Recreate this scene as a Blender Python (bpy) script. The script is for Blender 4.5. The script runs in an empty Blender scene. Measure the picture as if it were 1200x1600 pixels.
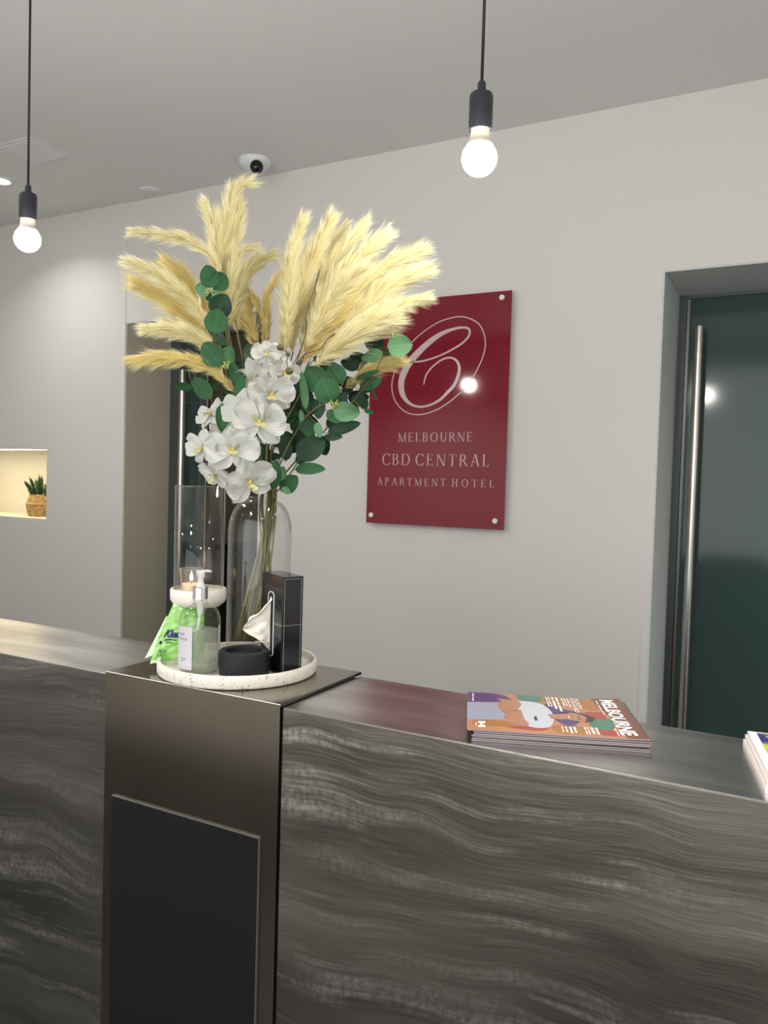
import bpy, bmesh, math, random
import numpy as np
from mathutils import Vector, Matrix
PI = math.pi
rnd = random.Random(7)
nrg = np.random.default_rng(11)
COL = bpy.context.scene.collection
SC = bpy.context.scene
# ------------------------------------------------------------------ camera
YAW, PITCH, ROLL, FPX = 0.48797887, -0.03728066, -0.02847844, 1226.36
EYE = np.array([0.0, 0.0, 1.485])
def rot_cam():
    cy, sy, cp, sp, cr, sr = math.cos(YAW), math.sin(YAW), math.cos(PITCH), math.sin(PITCH), math.cos(ROLL), math.sin(ROLL)
    Rz = np.array([[cy, -sy, 0], [sy, cy, 0], [0, 0, 1]])
    Rx = np.array([[1, 0, 0], [0, cp, -sp], [0, sp, cp]])
    Ry = np.array([[cr, 0, sr], [0, 1, 0], [-sr, 0, cr]])
    return Rz @ Rx @ Ry
RC = rot_cam()
cam = bpy.data.objects.new('camera', bpy.data.cameras.new('camera'))
COL.objects.link(cam)
r_, f_, u_ = RC[:, 0], RC[:, 1], RC[:, 2]
cam.matrix_world = Matrix(((r_[0], u_[0], -f_[0], EYE[0]), (r_[1], u_[1], -f_[1], EYE[1]), (r_[2], u_[2], -f_[2], EYE[2]), (0, 0, 0, 1)))
cam.data.sensor_fit = 'HORIZONTAL'; cam.data.sensor_width = 36; cam.data.lens = FPX / 1200 * 36
cam.data.clip_start = 0.02
SC.camera = cam
# ------------------------------------------------------------------ exposure, world, lamps
SC.view_settings.view_transform = 'Standard'; SC.view_settings.look = 'None'
SC.view_settings.gamma = 1; SC.view_settings.use_curve_mapping = False
SC.view_settings.exposure = 0.08
w = bpy.data.worlds.new('world'); SC.world = w; w.use_nodes = True
w.node_tree.nodes['Background'].inputs[0].default_value = (0.8, 0.85, 0.9, 1)
w.node_tree.nodes['Background'].inputs[1].default_value = 0.02
CEIL = 2.78
def downlight(x, y, power, size=0.16, col=(1.0, 0.995, 0.985), spread=125):
    l = bpy.data.lights.new('downlight', 'AREA'); l.shape = 'DISK'; l.size = size
    l.energy = power; l.color = col; l.spread = math.radians(spread)
    o = bpy.data.objects.new('downlight_lamp', l); o.location = (x, y, CEIL - 0.012); COL.objects.link(o)
for x, y, p in [(-2.9, -0.3, 13), (-1.2, -0.3, 9), (0.6, -0.3, 9), (1.5, 1.2, 8),
                (0.95, 2.0, 4), (-2.3, 1.2, 3)]:
    downlight(x, y, p * 2.3)
downlight(-3.2, 2.31, 3.4, 0.07, (1, .98, .96), 130)
l = bpy.data.lights.new('passage_fill', 'AREA'); l.shape = 'DISK'; l.size = .3; l.energy = 7; l.color = (1, .95, .86)
o = bpy.data.objects.new('passage_fill_lamp', l); o.location = (-2.9, 3.9, CEIL - .02); COL.objects.link(o)  # unseen lamp added to lift the dark passage
# unseen fill lamp added behind the camera to lift wall top and ceiling
l = bpy.data.lights.new('front_fill', 'AREA'); l.shape = 'RECTANGLE'; l.size = 3.9; l.size_y = 1.8; l.energy = 49; l.color = (.97, .985, 1.0)
o = bpy.data.objects.new('front_fill_light', l); o.location = (-.28, -1.17, 1.66); o.rotation_euler = (math.radians(90), 0, 0); COL.objects.link(o)

def ray(px, py): return RC @ np.array([(px - 600) / FPX, 1, -(py - 800) / FPX])
def at(px, py, d): return EYE + ray(px, py) * d                  # point d metres deep
def on_y(px, py, y): r = ray(px, py); return EYE + r * (y / r[1])
def on_z(px, py, z): r = ray(px, py); return EYE + r * ((z - EYE[2]) / r[2])

# ------------------------------------------------------------------ materials
def lin(c):
    return tuple(((v / 255) / 12.92 if v / 255 <= 0.04045 else ((v / 255 + 0.055) / 1.055) ** 2.4) for v in c) + (1,)
class Mt:
    def __init__(s, name, col=(200, 200, 200), rough=0.5, metal=0.0, **kw):
        s.m = bpy.data.materials.new(name); s.m.use_nodes = True
        s.nt = s.m.node_tree; s.b = s.nt.nodes['Principled BSDF']
        s.b.inputs['Base Color'].default_value = lin(col); s.b.inputs['Roughness'].default_value = rough
        s.b.inputs['Metallic'].default_value = metal
        for k, v in kw.items(): s.b.inputs[k.replace('_', ' ')].default_value = v
    def n(s, t, **kw):
        nd = s.nt.nodes.new(t)
        for k, v in kw.items():
            if k.startswith('i_'): nd.inputs[k[2:].replace('_', ' ')].default_value = v
            else: setattr(nd, k, v)
        return nd
    def l(s, a, ao, b, bi): s.nt.links.new(a.outputs[ao], b.inputs[bi])
    def coord(s, kind='Object', scale=(1, 1, 1), rot=(0, 0, 0)):
        tc = s.n('ShaderNodeTexCoord'); mp = s.n('ShaderNodeMapping')
        mp.inputs['Scale'].default_value = scale; mp.inputs['Rotation'].default_value = rot
        s.l(tc, kind, mp, 'Vector'); return mp
    def noise(s, vec, scale=5, detail=3, dist=0, rough=.5):
        nd = s.n('ShaderNodeTexNoise'); nd.inputs['Scale'].default_value = scale; nd.inputs['Detail'].default_value = detail
        nd.inputs['Distortion'].default_value = dist; nd.inputs['Roughness'].default_value = rough
        s.l(vec, 'Vector', nd, 'Vector'); return nd
    def ramp(s, src, out, stops):
        r = s.n('ShaderNodeValToRGB'); cr = r.color_ramp
        while len(cr.elements) < len(stops): cr.elements.new(.5)
        for e, (p, c) in zip(cr.elements, stops): e.position = p; e.color = c
        s.l(src, out, r, 'Fac'); return r
    def bump(s, src, out, strength=.2, dist=.01):
        b = s.n('ShaderNodeBump'); b.inputs['Strength'].default_value = strength; b.inputs['Distance'].default_value = dist
        s.l(src, out, b, 'Height'); s.l(b, 'Normal', s.b, 'Normal'); return b
def g(v): return (v, v, v, 1)
def paint(name, col, rough=.75):
    m = Mt(name, col, rough); c = m.coord('Object', (1, 1, 1)); n = m.noise(c, 160, 3)
    m.bump(n, 'Fac', .06, .002); return m.m
M = {}
M['wall'] = paint('wall_paint', (217, 214, 209)); M['wall_lobby'] = paint('lobby_paint', (226, 224, 219))
M['ceiling'] = paint('ceiling_paint', (222, 221, 220)); M['reveal'] = paint('reveal_paint', (205, 208, 206))
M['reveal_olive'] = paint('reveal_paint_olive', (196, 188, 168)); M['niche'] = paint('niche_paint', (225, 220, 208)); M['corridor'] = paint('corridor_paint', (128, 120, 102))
def speckle(name, base, dots, scale, thr, rough=.5):
    m = Mt(name, base, rough); c = m.coord('Object')
    v = m.n('ShaderNodeTexVoronoi'); v.inputs['Scale'].default_value = scale; m.l(c, 'Vector', v, 'Vector')
    n = m.noise(c, scale * .35, 2)
    a = m.n('ShaderNodeMath', operation='MULTIPLY'); m.l(v, 'Distance', a, 0)
    n2 = m.ramp(n, 'Fac', [(.45, g(2.2)), (.6, g(.8))]); m.l(n2, 'Color', a, 1)
    r = m.ramp(a, 'Value', [(thr, lin(dots)), (thr + .05, lin(base))]); m.l(r, 'Color', m.b, 'Base Color'); return m.m
M['terrazzo'] = speckle('white_terrazzo', (214, 208, 196), (118, 106, 94), 260, .24)
m = Mt('floor_tile', (30, 29, 28), .35); c = m.coord(); n = m.noise(c, 3, 4)
r = m.ramp(n, 'Fac', [(.3, lin((20, 19, 19))), (.7, lin((30, 29, 28)))]); m.l(r, 'Color', m.b, 'Base Color'); M['floor'] = m.m
# brushed steel, long wavy swirls
def swirl_metal(name, c0, c1, seed=0.0):
    m = Mt(name, c1, .4, .92)
    c = m.coord('Object', (1, 1, 1), (0, math.radians(3), 0)); c.inputs['Location'].default_value = (seed, 0, seed)
    wn = m.noise(c, 2.2, 2)
    mix = m.n('ShaderNodeVectorMath', operation='MULTIPLY_ADD'); m.l(wn, 'Color', mix, 0)
    mix.inputs[1].default_value = (.30, 0, .16); m.l(c, 'Vector', mix, 2)
    def stretched(sx, sz, scale, detail, rough=.55):
        mp = m.n('ShaderNodeMapping'); mp.inputs['Scale'].default_value = (sx, 1, sz); m.l(mix, 'Vector', mp, 'Vector')
        return m.noise(mp, scale, detail, .2, rough)
    big = stretched(1.0, 7, 1.5, 3.5, .5); fine = stretched(3, 60, 3, 3); patch = stretched(1.5, 2.5, 2, 2)
    r = m.ramp(big, 'Fac', [(.3, lin(c0)), (.5, lin(c1)), (.7, lin(tuple(min(255, int(v * 1.16)) for v in c1)))])
    m.l(r, 'Color', m.b, 'Base Color')
    ad = m.n('ShaderNodeMath', operation='MULTIPLY_ADD'); m.l(fine, 'Fac', ad, 0); ad.inputs[1].default_value = .09; m.l(big, 'Fac', ad, 2)
    m.bump(ad, 'Value', .38, .010)
    rr = m.ramp(patch, 'Fac', [(.35, g(.42)), (.65, g(.30))]); m.l(rr, 'Color', m.b, 'Roughness')
    # brush marks with painted-in highlights, broken up by cross-grain chatter
    brush_hl = stretched(1.1, 16, 1.5, 4, .62); ch = stretched(60, 40, 2, 2); br = m.ramp(brush_hl, 'Fac', [(.50, g(0)), (.68, g(1))]); cr = m.ramp(ch, 'Fac', [(.35, g(.35)), (.6, g(1))]); pr_ = m.ramp(patch, 'Fac', [(.42, g(.12)), (.60, g(1))])
    k1 = m.n('ShaderNodeMath', operation='MULTIPLY'); m.l(br, 'Color', k1, 0); m.l(cr, 'Color', k1, 1)
    k2 = m.n('ShaderNodeMath', operation='MULTIPLY'); m.l(k1, 'Value', k2, 0); m.l(pr_, 'Color', k2, 1)
    mx = m.n('ShaderNodeMix', data_type='RGBA'); m.l(k2, 'Value', mx, 'Factor'); m.nt.links.new(r.outputs['Color'], mx.inputs[6]); mx.inputs[7].default_value = lin((205, 201, 192))
    m.nt.links.new(mx.outputs[2], m.b.inputs['Base Color'])
    return m.m
M['steel_front'] = swirl_metal('swirled_steel', (92, 88, 81), (118, 113, 105)); M['steel_front_left'] = swirl_metal('swirled_steel_left', (88, 86, 83), (112, 109, 105), 4.3)
def brushed(name, col, rough, sc=(2, 90, 90), aniso=0.0, spot=.12, metal=1.0, bs=.12):
    m = Mt(name, col, rough, metal); c = m.coord('Object', sc); n = m.noise(c, 3, 3)
    c2 = m.coord('Object', (1.5, 8, 1.5)); n2 = m.noise(c2, 2, 3, .4)
    lo = tuple(int(v * (1 - spot)) for v in col); hi = tuple(min(255, int(v * (1 + spot))) for v in col)
    r = m.ramp(n2, 'Fac', [(.3, lin(lo)), (.7, lin(hi))]); m.l(r, 'Color', m.b, 'Base Color')
    m.bump(n, 'Fac', bs, .001); return m.m
M['steel_top'] = brushed('brushed_countertop', (206, 204, 200), .29)
M['steel_pillar'] = brushed('pillar_sheet_steel', (146, 138, 127), .17, (90, 90, 2), spot=.05, bs=.04)
M['steel_handle'] = brushed('brushed_handle', (204, 198, 192), .3, (60, 60, 2))
M['black_panel'] = Mt('black_laminate', (17, 17, 17), .6, 0, Specular_IOR_Level=.2).m
M['panel_edge'] = Mt('panel_edge', (120, 118, 112), .4, .6).m
M['pillar_glint'] = Mt('edge_glint', (226, 222, 214), .5, .7).m; M['dark_gap'] = Mt('dark_gap', (12, 12, 12), .8).m
M['white_plastic'] = Mt('white_plastic', (225, 225, 228), .4).m
M['black_gloss'] = Mt('black_gloss', (14, 14, 16), .08).m
M['socket'] = Mt('socket_black', (44, 47, 54), .42).m
M['cable'] = Mt('cable_fabric', (30, 30, 42), .7).m
M['chrome'] = Mt('chrome', (225, 225, 228), .12, 1.0).m
M['bulb_neck'] = Mt('bulb_neck', (226, 218, 200), .4).m
def emit(name, col, s):
    m = Mt(name, (0, 0, 0)); m.b.inputs['Emission Color'].default_value = lin(col); m.b.inputs['Emission Strength'].default_value = s; return m.m
M['bulb'] = emit('bulb_glow', (255, 251, 244), 240); M['lamp_disc'] = emit('downlight_glow', (255, 250, 242), 30)
M['led'] = emit('led_strip_glow', (255, 236, 186), 62); M['flame'] = emit('flame_glow', (255, 190, 110), 16)
# glass of thin sheets
def thin_glass(name, tint=(1, 1, 1, 1), boost=1.0, rough=0.02):
    m = Mt(name); m.nt.nodes.remove(m.b); out = m.nt.nodes['Material Output']
    t = m.n('ShaderNodeBsdfTransparent'); t.inputs[0].default_value = tint
    gl = m.n('ShaderNodeBsdfGlossy'); gl.inputs['Roughness'].default_value = rough
    fr = m.n('ShaderNodeLayerWeight'); fr.inputs['Blend'].default_value = .5
    pw = m.n('ShaderNodeMath', operation='POWER'); m.l(fr, 'Facing', pw, 0); pw.inputs[1].default_value = 5
    mu = m.n('ShaderNodeMath', operation='MULTIPLY_ADD'); m.l(pw, 'Value', mu, 0); mu.inputs[1].default_value = .62 * boost; mu.inputs[2].default_value = .018 * boost; mu.use_clamp = True
    mx = m.n('ShaderNodeMixShader'); m.l(mu, 'Value', mx, 0); m.l(t, 'BSDF', mx, 1); m.l(gl, 'BSDF', mx, 2)
    m.l(mx, 'Shader', out, 'Surface'); return m.m
M['glass'] = thin_glass('clear_glass', (.97, .975, .97, 1), 1.9); M['bottle_glass'] = thin_glass('bottle_glass', (.96, .97, .96, 1), 2.6)
M['glass_rim'] = thin_glass('glass_rim', (.93, .95, .94, 1), 2.6); 
m = Mt('cup_glass'); m.nt.nodes.remove(m.b); t = m.n('ShaderNodeBsdfTransparent'); gl = m.n('ShaderNodeBsdfGlossy'); gl.inputs['Roughness'].default_value = .05; tr = m.n('ShaderNodeBsdfTranslucent'); tr.inputs[0].default_value = (.9, .86, .8, 1)
ma = m.n('ShaderNodeMixShader'); ma.inputs[0].default_value = .55; m.l(gl, 'BSDF', ma, 1); m.l(tr, 'BSDF', ma, 2); lw = m.n('ShaderNodeLayerWeight'); lw.inputs['Blend'].default_value = .5
pw = m.n('ShaderNodeMath', operation='POWER'); m.l(lw, 'Facing', pw, 0); pw.inputs[1].default_value = 2.5; mu = m.n('ShaderNodeMath', operation='MULTIPLY_ADD'); m.l(pw, 'Value', mu, 0); mu.inputs[1].default_value = .8; mu.inputs[2].default_value = .13; mu.use_clamp = True
mx = m.n('ShaderNodeMixShader'); m.l(mu, 'Value', mx, 0); m.l(t, 'BSDF', mx, 1); m.l(ma, 'Shader', mx, 2); m.l(mx, 'Shader', m.nt.nodes['Material Output'], 'Surface'); M['cup_glass'] = m.m
m = Mt('liquid'); m.nt.nodes.remove(m.b); t = m.n('ShaderNodeBsdfTransparent'); t.inputs[0].default_value = (.86, .89, .84, 1)
tr = m.n('ShaderNodeBsdfTranslucent'); tr.inputs[0].default_value = lin((225, 225, 215)); gl = m.n('ShaderNodeBsdfDiffuse'); gl.inputs[0].default_value = lin((205, 205, 195))
ma = m.n('ShaderNodeMixShader'); ma.inputs[0].default_value = .5; m.l(tr, 'BSDF', ma, 1); m.l(gl, 'BSDF', ma, 2)
mx = m.n('ShaderNodeMixShader'); mx.inputs[0].default_value = .36; m.l(t, 'BSDF', mx, 1); m.l(ma, 'Shader', mx, 2); m.l(mx, 'Shader', m.nt.nodes['Material Output'], 'Surface'); M['liquid'] = m.m
M['frosted'] = None
m = Mt('frosted_plastic'); m.nt.nodes.remove(m.b); t = m.n('ShaderNodeBsdfTransparent'); d = m.n('ShaderNodeBsdfDiffuse'); d.inputs[0].default_value = lin((235, 235, 230))
mx = m.n('ShaderNodeMixShader'); mx.inputs[0].default_value = .45; m.l(t, 'BSDF', mx, 1); m.l(d, 'BSDF', mx, 2); m.l(mx, 'Shader', m.nt.nodes['Material Output'], 'Surface'); M['frosted'] = m.m
M['door_glass'] = Mt('teal_door_glass', (60, 78, 76), .10, 0, Specular_IOR_Level=.32).m
M['door_frame'] = Mt('door_frame_dark', (76, 84, 86), .4, 0).m
M['acrylic'] = Mt('red_acrylic', (122, 16, 38), .06, 0, Specular_IOR_Level=.55).m
M['acrylic_edge'] = Mt('acrylic_edge', (150, 60, 78), .2).m
M['sign_letter'] = Mt('sign_letter', (196, 172, 176), .3).m
M['stone_black'] = None
m = Mt('black_stone', (13, 14, 21), .65); c = m.coord('Object', (30, 30, 300)); n = m.noise(c, 1, 3); m.bump(n, 'Fac', .25, .002); M['stone_black'] = m.m
M['box_black'] = Mt('tissue_box_black', (10, 12, 18), .16).m
M['box_line'] = Mt('tissue_box_line', (150, 146, 142), .4).m
m = Mt('tissue_paper', (236, 230, 216), .9); c = m.coord('Object', (1, 1, 1)); n = m.noise(c, 60, 3, .5); m.bump(n, 'Fac', .35, .004); M['tissue'] = m.m
M['ceramic'] = Mt('white_ceramic', (228, 220, 208), .3).m
M['wax'] = Mt('wax', (240, 214, 180), .5, 0, Subsurface_Weight=.3).m
M['label_white'] = Mt('label_white', (188, 184, 188), .5).m
M['ink'] = Mt('ink_grey', (74, 72, 74), .6).m; M['ink_blue'] = Mt('ink_navy', (28, 28, 110), .5).m; M['ink_black'] = Mt('ink_black', (18, 22, 18), .5).m
m = Mt('green_film', (110, 190, 80), .22); c = m.coord('Object'); n = m.noise(c, 26, 2)
r = m.ramp(n, 'Fac', [(.35, lin((118, 176, 78))), (.55, lin((150, 196, 112))), (.72, lin((192, 214, 170)))]); m.l(r, 'Color', m.b, 'Base Color')
n2 = m.noise(c, 70, 3, 1.0); m.bump(n2, 'Fac', .3, .005); M['film'] = m.m
M['film_edge'] = Mt('clear_film_edge', (190, 214, 176), .25).m
def leafmat(name, c0, c1, vein):
    m = Mt(name, c0, .5, 0, Specular_IOR_Level=.25); c = m.coord('Object'); n = m.noise(c, 22, 3)
    r = m.ramp(n, 'Fac', [(.3, lin(c0)), (.7, lin(c1))])
    uv = m.n('ShaderNodeUVMap'); uv.uv_map = 'UVMap'; sp = m.n('ShaderNodeSeparateXYZ'); m.l(uv, 'UV', sp, 'Vector')
    # side veins: stripes of v + |u| ; midrib: |u| small
    ab = m.n('ShaderNodeMath', operation='ABSOLUTE'); m.l(sp, 'X', ab, 0)
    ma = m.n('ShaderNodeMath', operation='MULTIPLY_ADD'); m.l(ab, 'Value', ma, 0); ma.inputs[1].default_value = -.8; m.l(sp, 'Y', ma, 2)
    m2 = m.n('ShaderNodeMath', operation='MULTIPLY'); m.l(ma, 'Value', m2, 0); m2.inputs[1].default_value = 42
    si = m.n('ShaderNodeMath', operation='SINE'); m.l(m2, 'Value', si, 0)
    rs = m.ramp(si, 'Value', [(.93, g(0)), (1, g(.3))]); rm = m.ramp(ab, 'Value', [(.0, g(.8)), (.035, g(0))])
    mxv = m.n('ShaderNodeMath', operation='MAXIMUM'); m.l(rs, 'Color', mxv, 0); m.l(rm, 'Color', mxv, 1)
    mx = m.n('ShaderNodeMix', data_type='RGBA'); m.l(mxv, 'Value', mx, 'Factor'); m.nt.links.new(r.outputs['Color'], mx.inputs[6]); mx.inputs[7].default_value = lin(vein)
    m.nt.links.new(mx.outputs[2], m.b.inputs['Base Color']); m.bump(mxv, 'Value', .25, .001); return m.m
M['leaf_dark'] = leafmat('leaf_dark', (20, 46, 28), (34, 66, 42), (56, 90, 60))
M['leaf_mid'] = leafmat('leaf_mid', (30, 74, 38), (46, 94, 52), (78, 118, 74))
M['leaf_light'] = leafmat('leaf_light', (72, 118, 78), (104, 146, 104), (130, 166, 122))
M['stem_green'] = Mt('stem_green', (104, 98, 52), .6).m; M['stem_brown'] = Mt('stem_brown', (92, 76, 44), .6).m
M['seed'] = Mt('seed_yellow', (176, 178, 96), .6).m; M['bud'] = Mt('bud_olive', (86, 84, 52), .4).m
def strand(name, c0, c1):
    m = Mt(name, c0, .6); m.nt.nodes.remove(m.b)
    uv = m.n('ShaderNodeUVMap'); uv.uv_map = 'UVMap'; sp = m.n('ShaderNodeSeparateXYZ'); m.l(uv, 'UV', sp, 'Vector')
    a = m.n('ShaderNodeMath', operation='MULTIPLY_ADD'); m.l(sp, 'Y', a, 0); a.inputs[1].default_value = .42; 
    b_ = m.n('ShaderNodeMath', operation='MULTIPLY'); m.l(sp, 'X', b_, 0); b_.inputs[1].default_value = .58; m.l(b_, 'Value', a, 2)
    r = m.ramp(a, 'Value', [(.08, lin(c0)), (.75, lin(c1))])
    d = m.n('ShaderNodeBsdfDiffuse'); t = m.n('ShaderNodeBsdfTranslucent'); m.l(r, 'Color', d, 'Color'); m.l(r, 'Color', t, 'Color')
    x = m.n('ShaderNodeMixShader'); x.inputs[0].default_value = .42; m.l(d, 'BSDF', x, 1); m.l(t, 'BSDF', x, 2); m.l(x, 'Shader', m.nt.nodes['Material Output'], 'Surface'); return m.m
M['plume'] = strand('plume_cream', (240, 224, 158), (252, 249, 220)); M['plume_tan'] = strand('plume_tan', (234, 210, 134), (250, 240, 184))
m = Mt('petal_white', (244, 243, 238), .5); m.nt.nodes.remove(m.b)
uv = m.n('ShaderNodeUVMap'); uv.uv_map = 'UVMap'; wv = m.n('ShaderNodeTexWave'); wv.inputs['Scale'].default_value = 3.2; wv.inputs['Distortion'].default_value = 1.2; m.l(uv, 'UV', wv, 'Vector')
bp = m.n('ShaderNodeBump'); bp.inputs['Strength'].default_value = .35; bp.inputs['Distance'].default_value = .0012; m.l(wv, 'Fac', bp, 'Height')
d = m.n('ShaderNodeBsdfDiffuse'); d.inputs[0].default_value = lin((214, 214, 208)); t = m.n('ShaderNodeBsdfTranslucent'); t.inputs[0].default_value = lin((226, 226, 214)); m.l(bp, 'Normal', d, 'Normal')
x = m.n('ShaderNodeMixShader'); x.inputs[0].default_value = .3; m.l(d, 'BSDF', x, 1); m.l(t, 'BSDF', x, 2); m.l(x, 'Shader', m.nt.nodes['Material Output'], 'Surface'); M['petal'] = m.m
M['lip'] = Mt('orchid_lip', (188, 182, 128), .5).m; M['lip_deep'] = Mt('orchid_throat', (206, 178, 92), .5).m
m = Mt('woven_basket', (176, 140, 84), .8); c = m.coord('Object', (1, 1, 1)); ck = m.n('ShaderNodeTexBrick'); ck.inputs['Scale'].default_value = 60
n = m.noise(c, 90, 2); r = m.ramp(n, 'Fac', [(.3, lin((136, 102, 56))), (.7, lin((206, 172, 112)))]); m.l(r, 'Color', m.b, 'Base Color'); m.bump(n, 'Fac', .6, .004); M['basket'] = m.m
M['sprig'] = Mt('sprig_green', (78, 116, 74), .6).m; M['sprig_tip'] = Mt('sprig_tip', (128, 104, 92), .7).m
M['paper'] = Mt('magazine_pages', (150, 142, 146), .55).m; M['paper_white'] = Mt('white_paper', (236, 226, 222), .5).m
M['cover_dark'] = Mt('magazine_back', (92, 74, 70), .3).m; M['wood_dark'] = Mt('dark_wood', (44, 34, 28), .45).m
def flat(name, col): 
    k = 'p_' + name
    if k not in M: M[k] = Mt('print_' + name, col, .28).m
    return M[k]

# ------------------------------------------------------------------ object helpers
ORG = {}
def tag(o, label, cat, group=None, kind=None):
    o['label'] = label; o['category'] = cat
    if group: o['group'] = group
    if kind: o['kind'] = kind
    return o
def thing(name, loc, label, cat, group=None):
    o = bpy.data.objects.new(name, None); o.location = loc; o.empty_display_size = .03; COL.objects.link(o)
    ORG[o] = np.array(loc, float); return tag(o, label, cat, group)
def mk(name, V, F, mat, parent=None, smooth=False, uv=None, origin=None):
    """V in world coordinates; the object origin is its parent's, or `origin`"""
    V = np.asarray(V, float).reshape(-1, 3)
    o0 = ORG[parent] if parent is not None else (np.array(origin, float) if origin is not None else np.zeros(3))
    me = bpy.data.meshes.new(name); me.from_pydata((V - o0).tolist(), [], [list(f) for f in F])
    mats = mat if isinstance(mat, list) else [mat]
    for q in mats: me.materials.append(M[q] if isinstance(q, str) else q)
    if uv is not None:
        ul = me.uv_layers.new(name='UVMap'); idx = np.zeros(len(me.loops), int); me.loops.foreach_get('vertex_index', idx)
        ul.data.foreach_set('uv', np.asarray(uv, float)[idx].ravel())
    if smooth: me.polygons.foreach_set('use_smooth', [True] * len(me.polygons))
    me.update()
    o = bpy.data.objects.new(name, me); COL.objects.link(o)
    if parent is not None: o.parent = parent; ORG[o] = ORG[parent]
    else: o.location = o0; ORG[o] = o0
    return o
def struct(o): o['kind'] = 'structure'; return o
class G:
    """collects shapes into one mesh"""
    def __init__(s): s.V = []; s.F = []
    def add(s, V, F):
        k = len(s.V); s.V += [tuple(map(float, v)) for v in V]; s.F += [tuple(i + k for i in f) for f in F]; return s
    def box(s, x0, y0, z0, x1, y1, z1, b=0.0, M4=None):
        bm = bmesh.new(); bmesh.ops.create_cube(bm, size=1)
        for v in bm.verts: v.co = Vector(((x0 + x1) / 2 + v.co.x * (x1 - x0), (y0 + y1) / 2 + v.co.y * (y1 - y0), (z0 + z1) / 2 + v.co.z * (z1 - z0)))
        if b > 0: bmesh.ops.bevel(bm, geom=bm.edges[:], offset=b, segments=2, affect='EDGES', profile=.5)
        if M4 is not None: bmesh.ops.transform(bm, matrix=M4, verts=bm.verts)
        bm.verts.index_update(); s.add([v.co for v in bm.verts], [[v.index for v in f.verts] for f in bm.faces]); bm.free(); return s
    def lathe(s, prof, c=(0, 0, 0), n=32, M4=None):
        V = []; F = []
        for r, z in prof:
            for k in range(n): a = 2 * PI * k / n; V.append(Vector((r * math.cos(a), r * math.sin(a), z)))
        for i in range(len(prof) - 1):
            for k in range(n): F.append((i * n + k, i * n + (k + 1) % n, (i + 1) * n + (k + 1) % n, (i + 1) * n + k))
        if prof[0][0] > 1e-6: pass
        if M4 is not None: V = [M4 @ v for v in V]
        return s.add([v + Vector(c) for v in V], F)
    def tube(s, P, R, n=8, cap=True):
        P = [np.array(p, float) for p in P]; R = R if hasattr(R, '__len__') else [R] * len(P)
        V = []; F = []; ref = None
        for i, p in enumerate(P):
            t = P[min(i + 1, len(P) - 1)] - P[max(i - 1, 0)]; t = t / (np.linalg.norm(t) + 1e-12)
            if ref is None: ref = np.cross(t, [0.3, 0.9, 0.1]) if abs(t[1]) < .9 else np.cross(t, [1, 0, 0])
            ref = ref - t * (ref @ t); ref /= np.linalg.norm(ref) + 1e-12; b2 = np.cross(t, ref)
            for k in range(n): a = 2 * PI * k / n; V.append(p + R[i] * (ref * math.cos(a) + b2 * math.sin(a)))
        for i in range(len(P) - 1):
            for k in range(n): F.append((i * n + k, i * n + (k + 1) % n, (i + 1) * n + (k + 1) % n, (i + 1) * n + k))
        if cap: F.append(tuple(range(n))[::-1]); F.append(tuple((len(P) - 1) * n + k for k in range(n)))
        return s.add(V, F)
    def ball(s, c, r, n=12, m=8, sc=(1, 1, 1)):
        V = [(c[0], c[1], c[2] + r * sc[2])]; F = []
        for i in range(1, m):
            for k in range(n):
                a = PI * i / m; b = 2 * PI * k / n
                V.append((c[0] + r * sc[0] * math.sin(a) * math.cos(b), c[1] + r * sc[1] * math.sin(a) * math.sin(b), c[2] + r * sc[2] * math.cos(a)))
        V.append((c[0], c[1], c[2] - r * sc[2])); e = len(V) - 1
        for k in range(n): F.append((0, 1 + k, 1 + (k + 1) % n)); F.append((e, 1 + (m - 2) * n + (k + 1) % n, 1 + (m - 2) * n + k))
        for i in range(m - 2):
            for k in range(n): F.append((1 + i * n + k, 1 + (i + 1) * n + k, 1 + (i + 1) * n + (k + 1) % n, 1 + i * n + (k + 1) % n))
        return s.add(V, F)
    def mk(s, name, mat, parent=None, smooth=False, origin=None): return mk(name, s.V, s.F, mat, parent, smooth, None, origin)
def autosmooth(o, deg=35):
    me = o.data; me.polygons.foreach_set('use_smooth', [True] * len(me.polygons))
    me.set_sharp_from_angle(angle=math.radians(deg)); return o
def catmull(P, n=10):
    P = [np.array(p, float) for p in P]; Q = [2 * P[0] - P[1]] + P + [2 * P[-1] - P[-2]]; out = []
    for i in range(1, len(Q) - 2):
        for k in range(n):
            t = k / n
            out.append(.5 * ((2 * Q[i]) + (-Q[i - 1] + Q[i + 1]) * t + (2 * Q[i - 1] - 5 * Q[i] + 4 * Q[i + 1] - Q[i + 2]) * t * t + (-Q[i - 1] + 3 * Q[i] - 3 * Q[i + 1] + Q[i + 2]) * t ** 3))
    out.append(P[-1]); return np.array(out)

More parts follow.
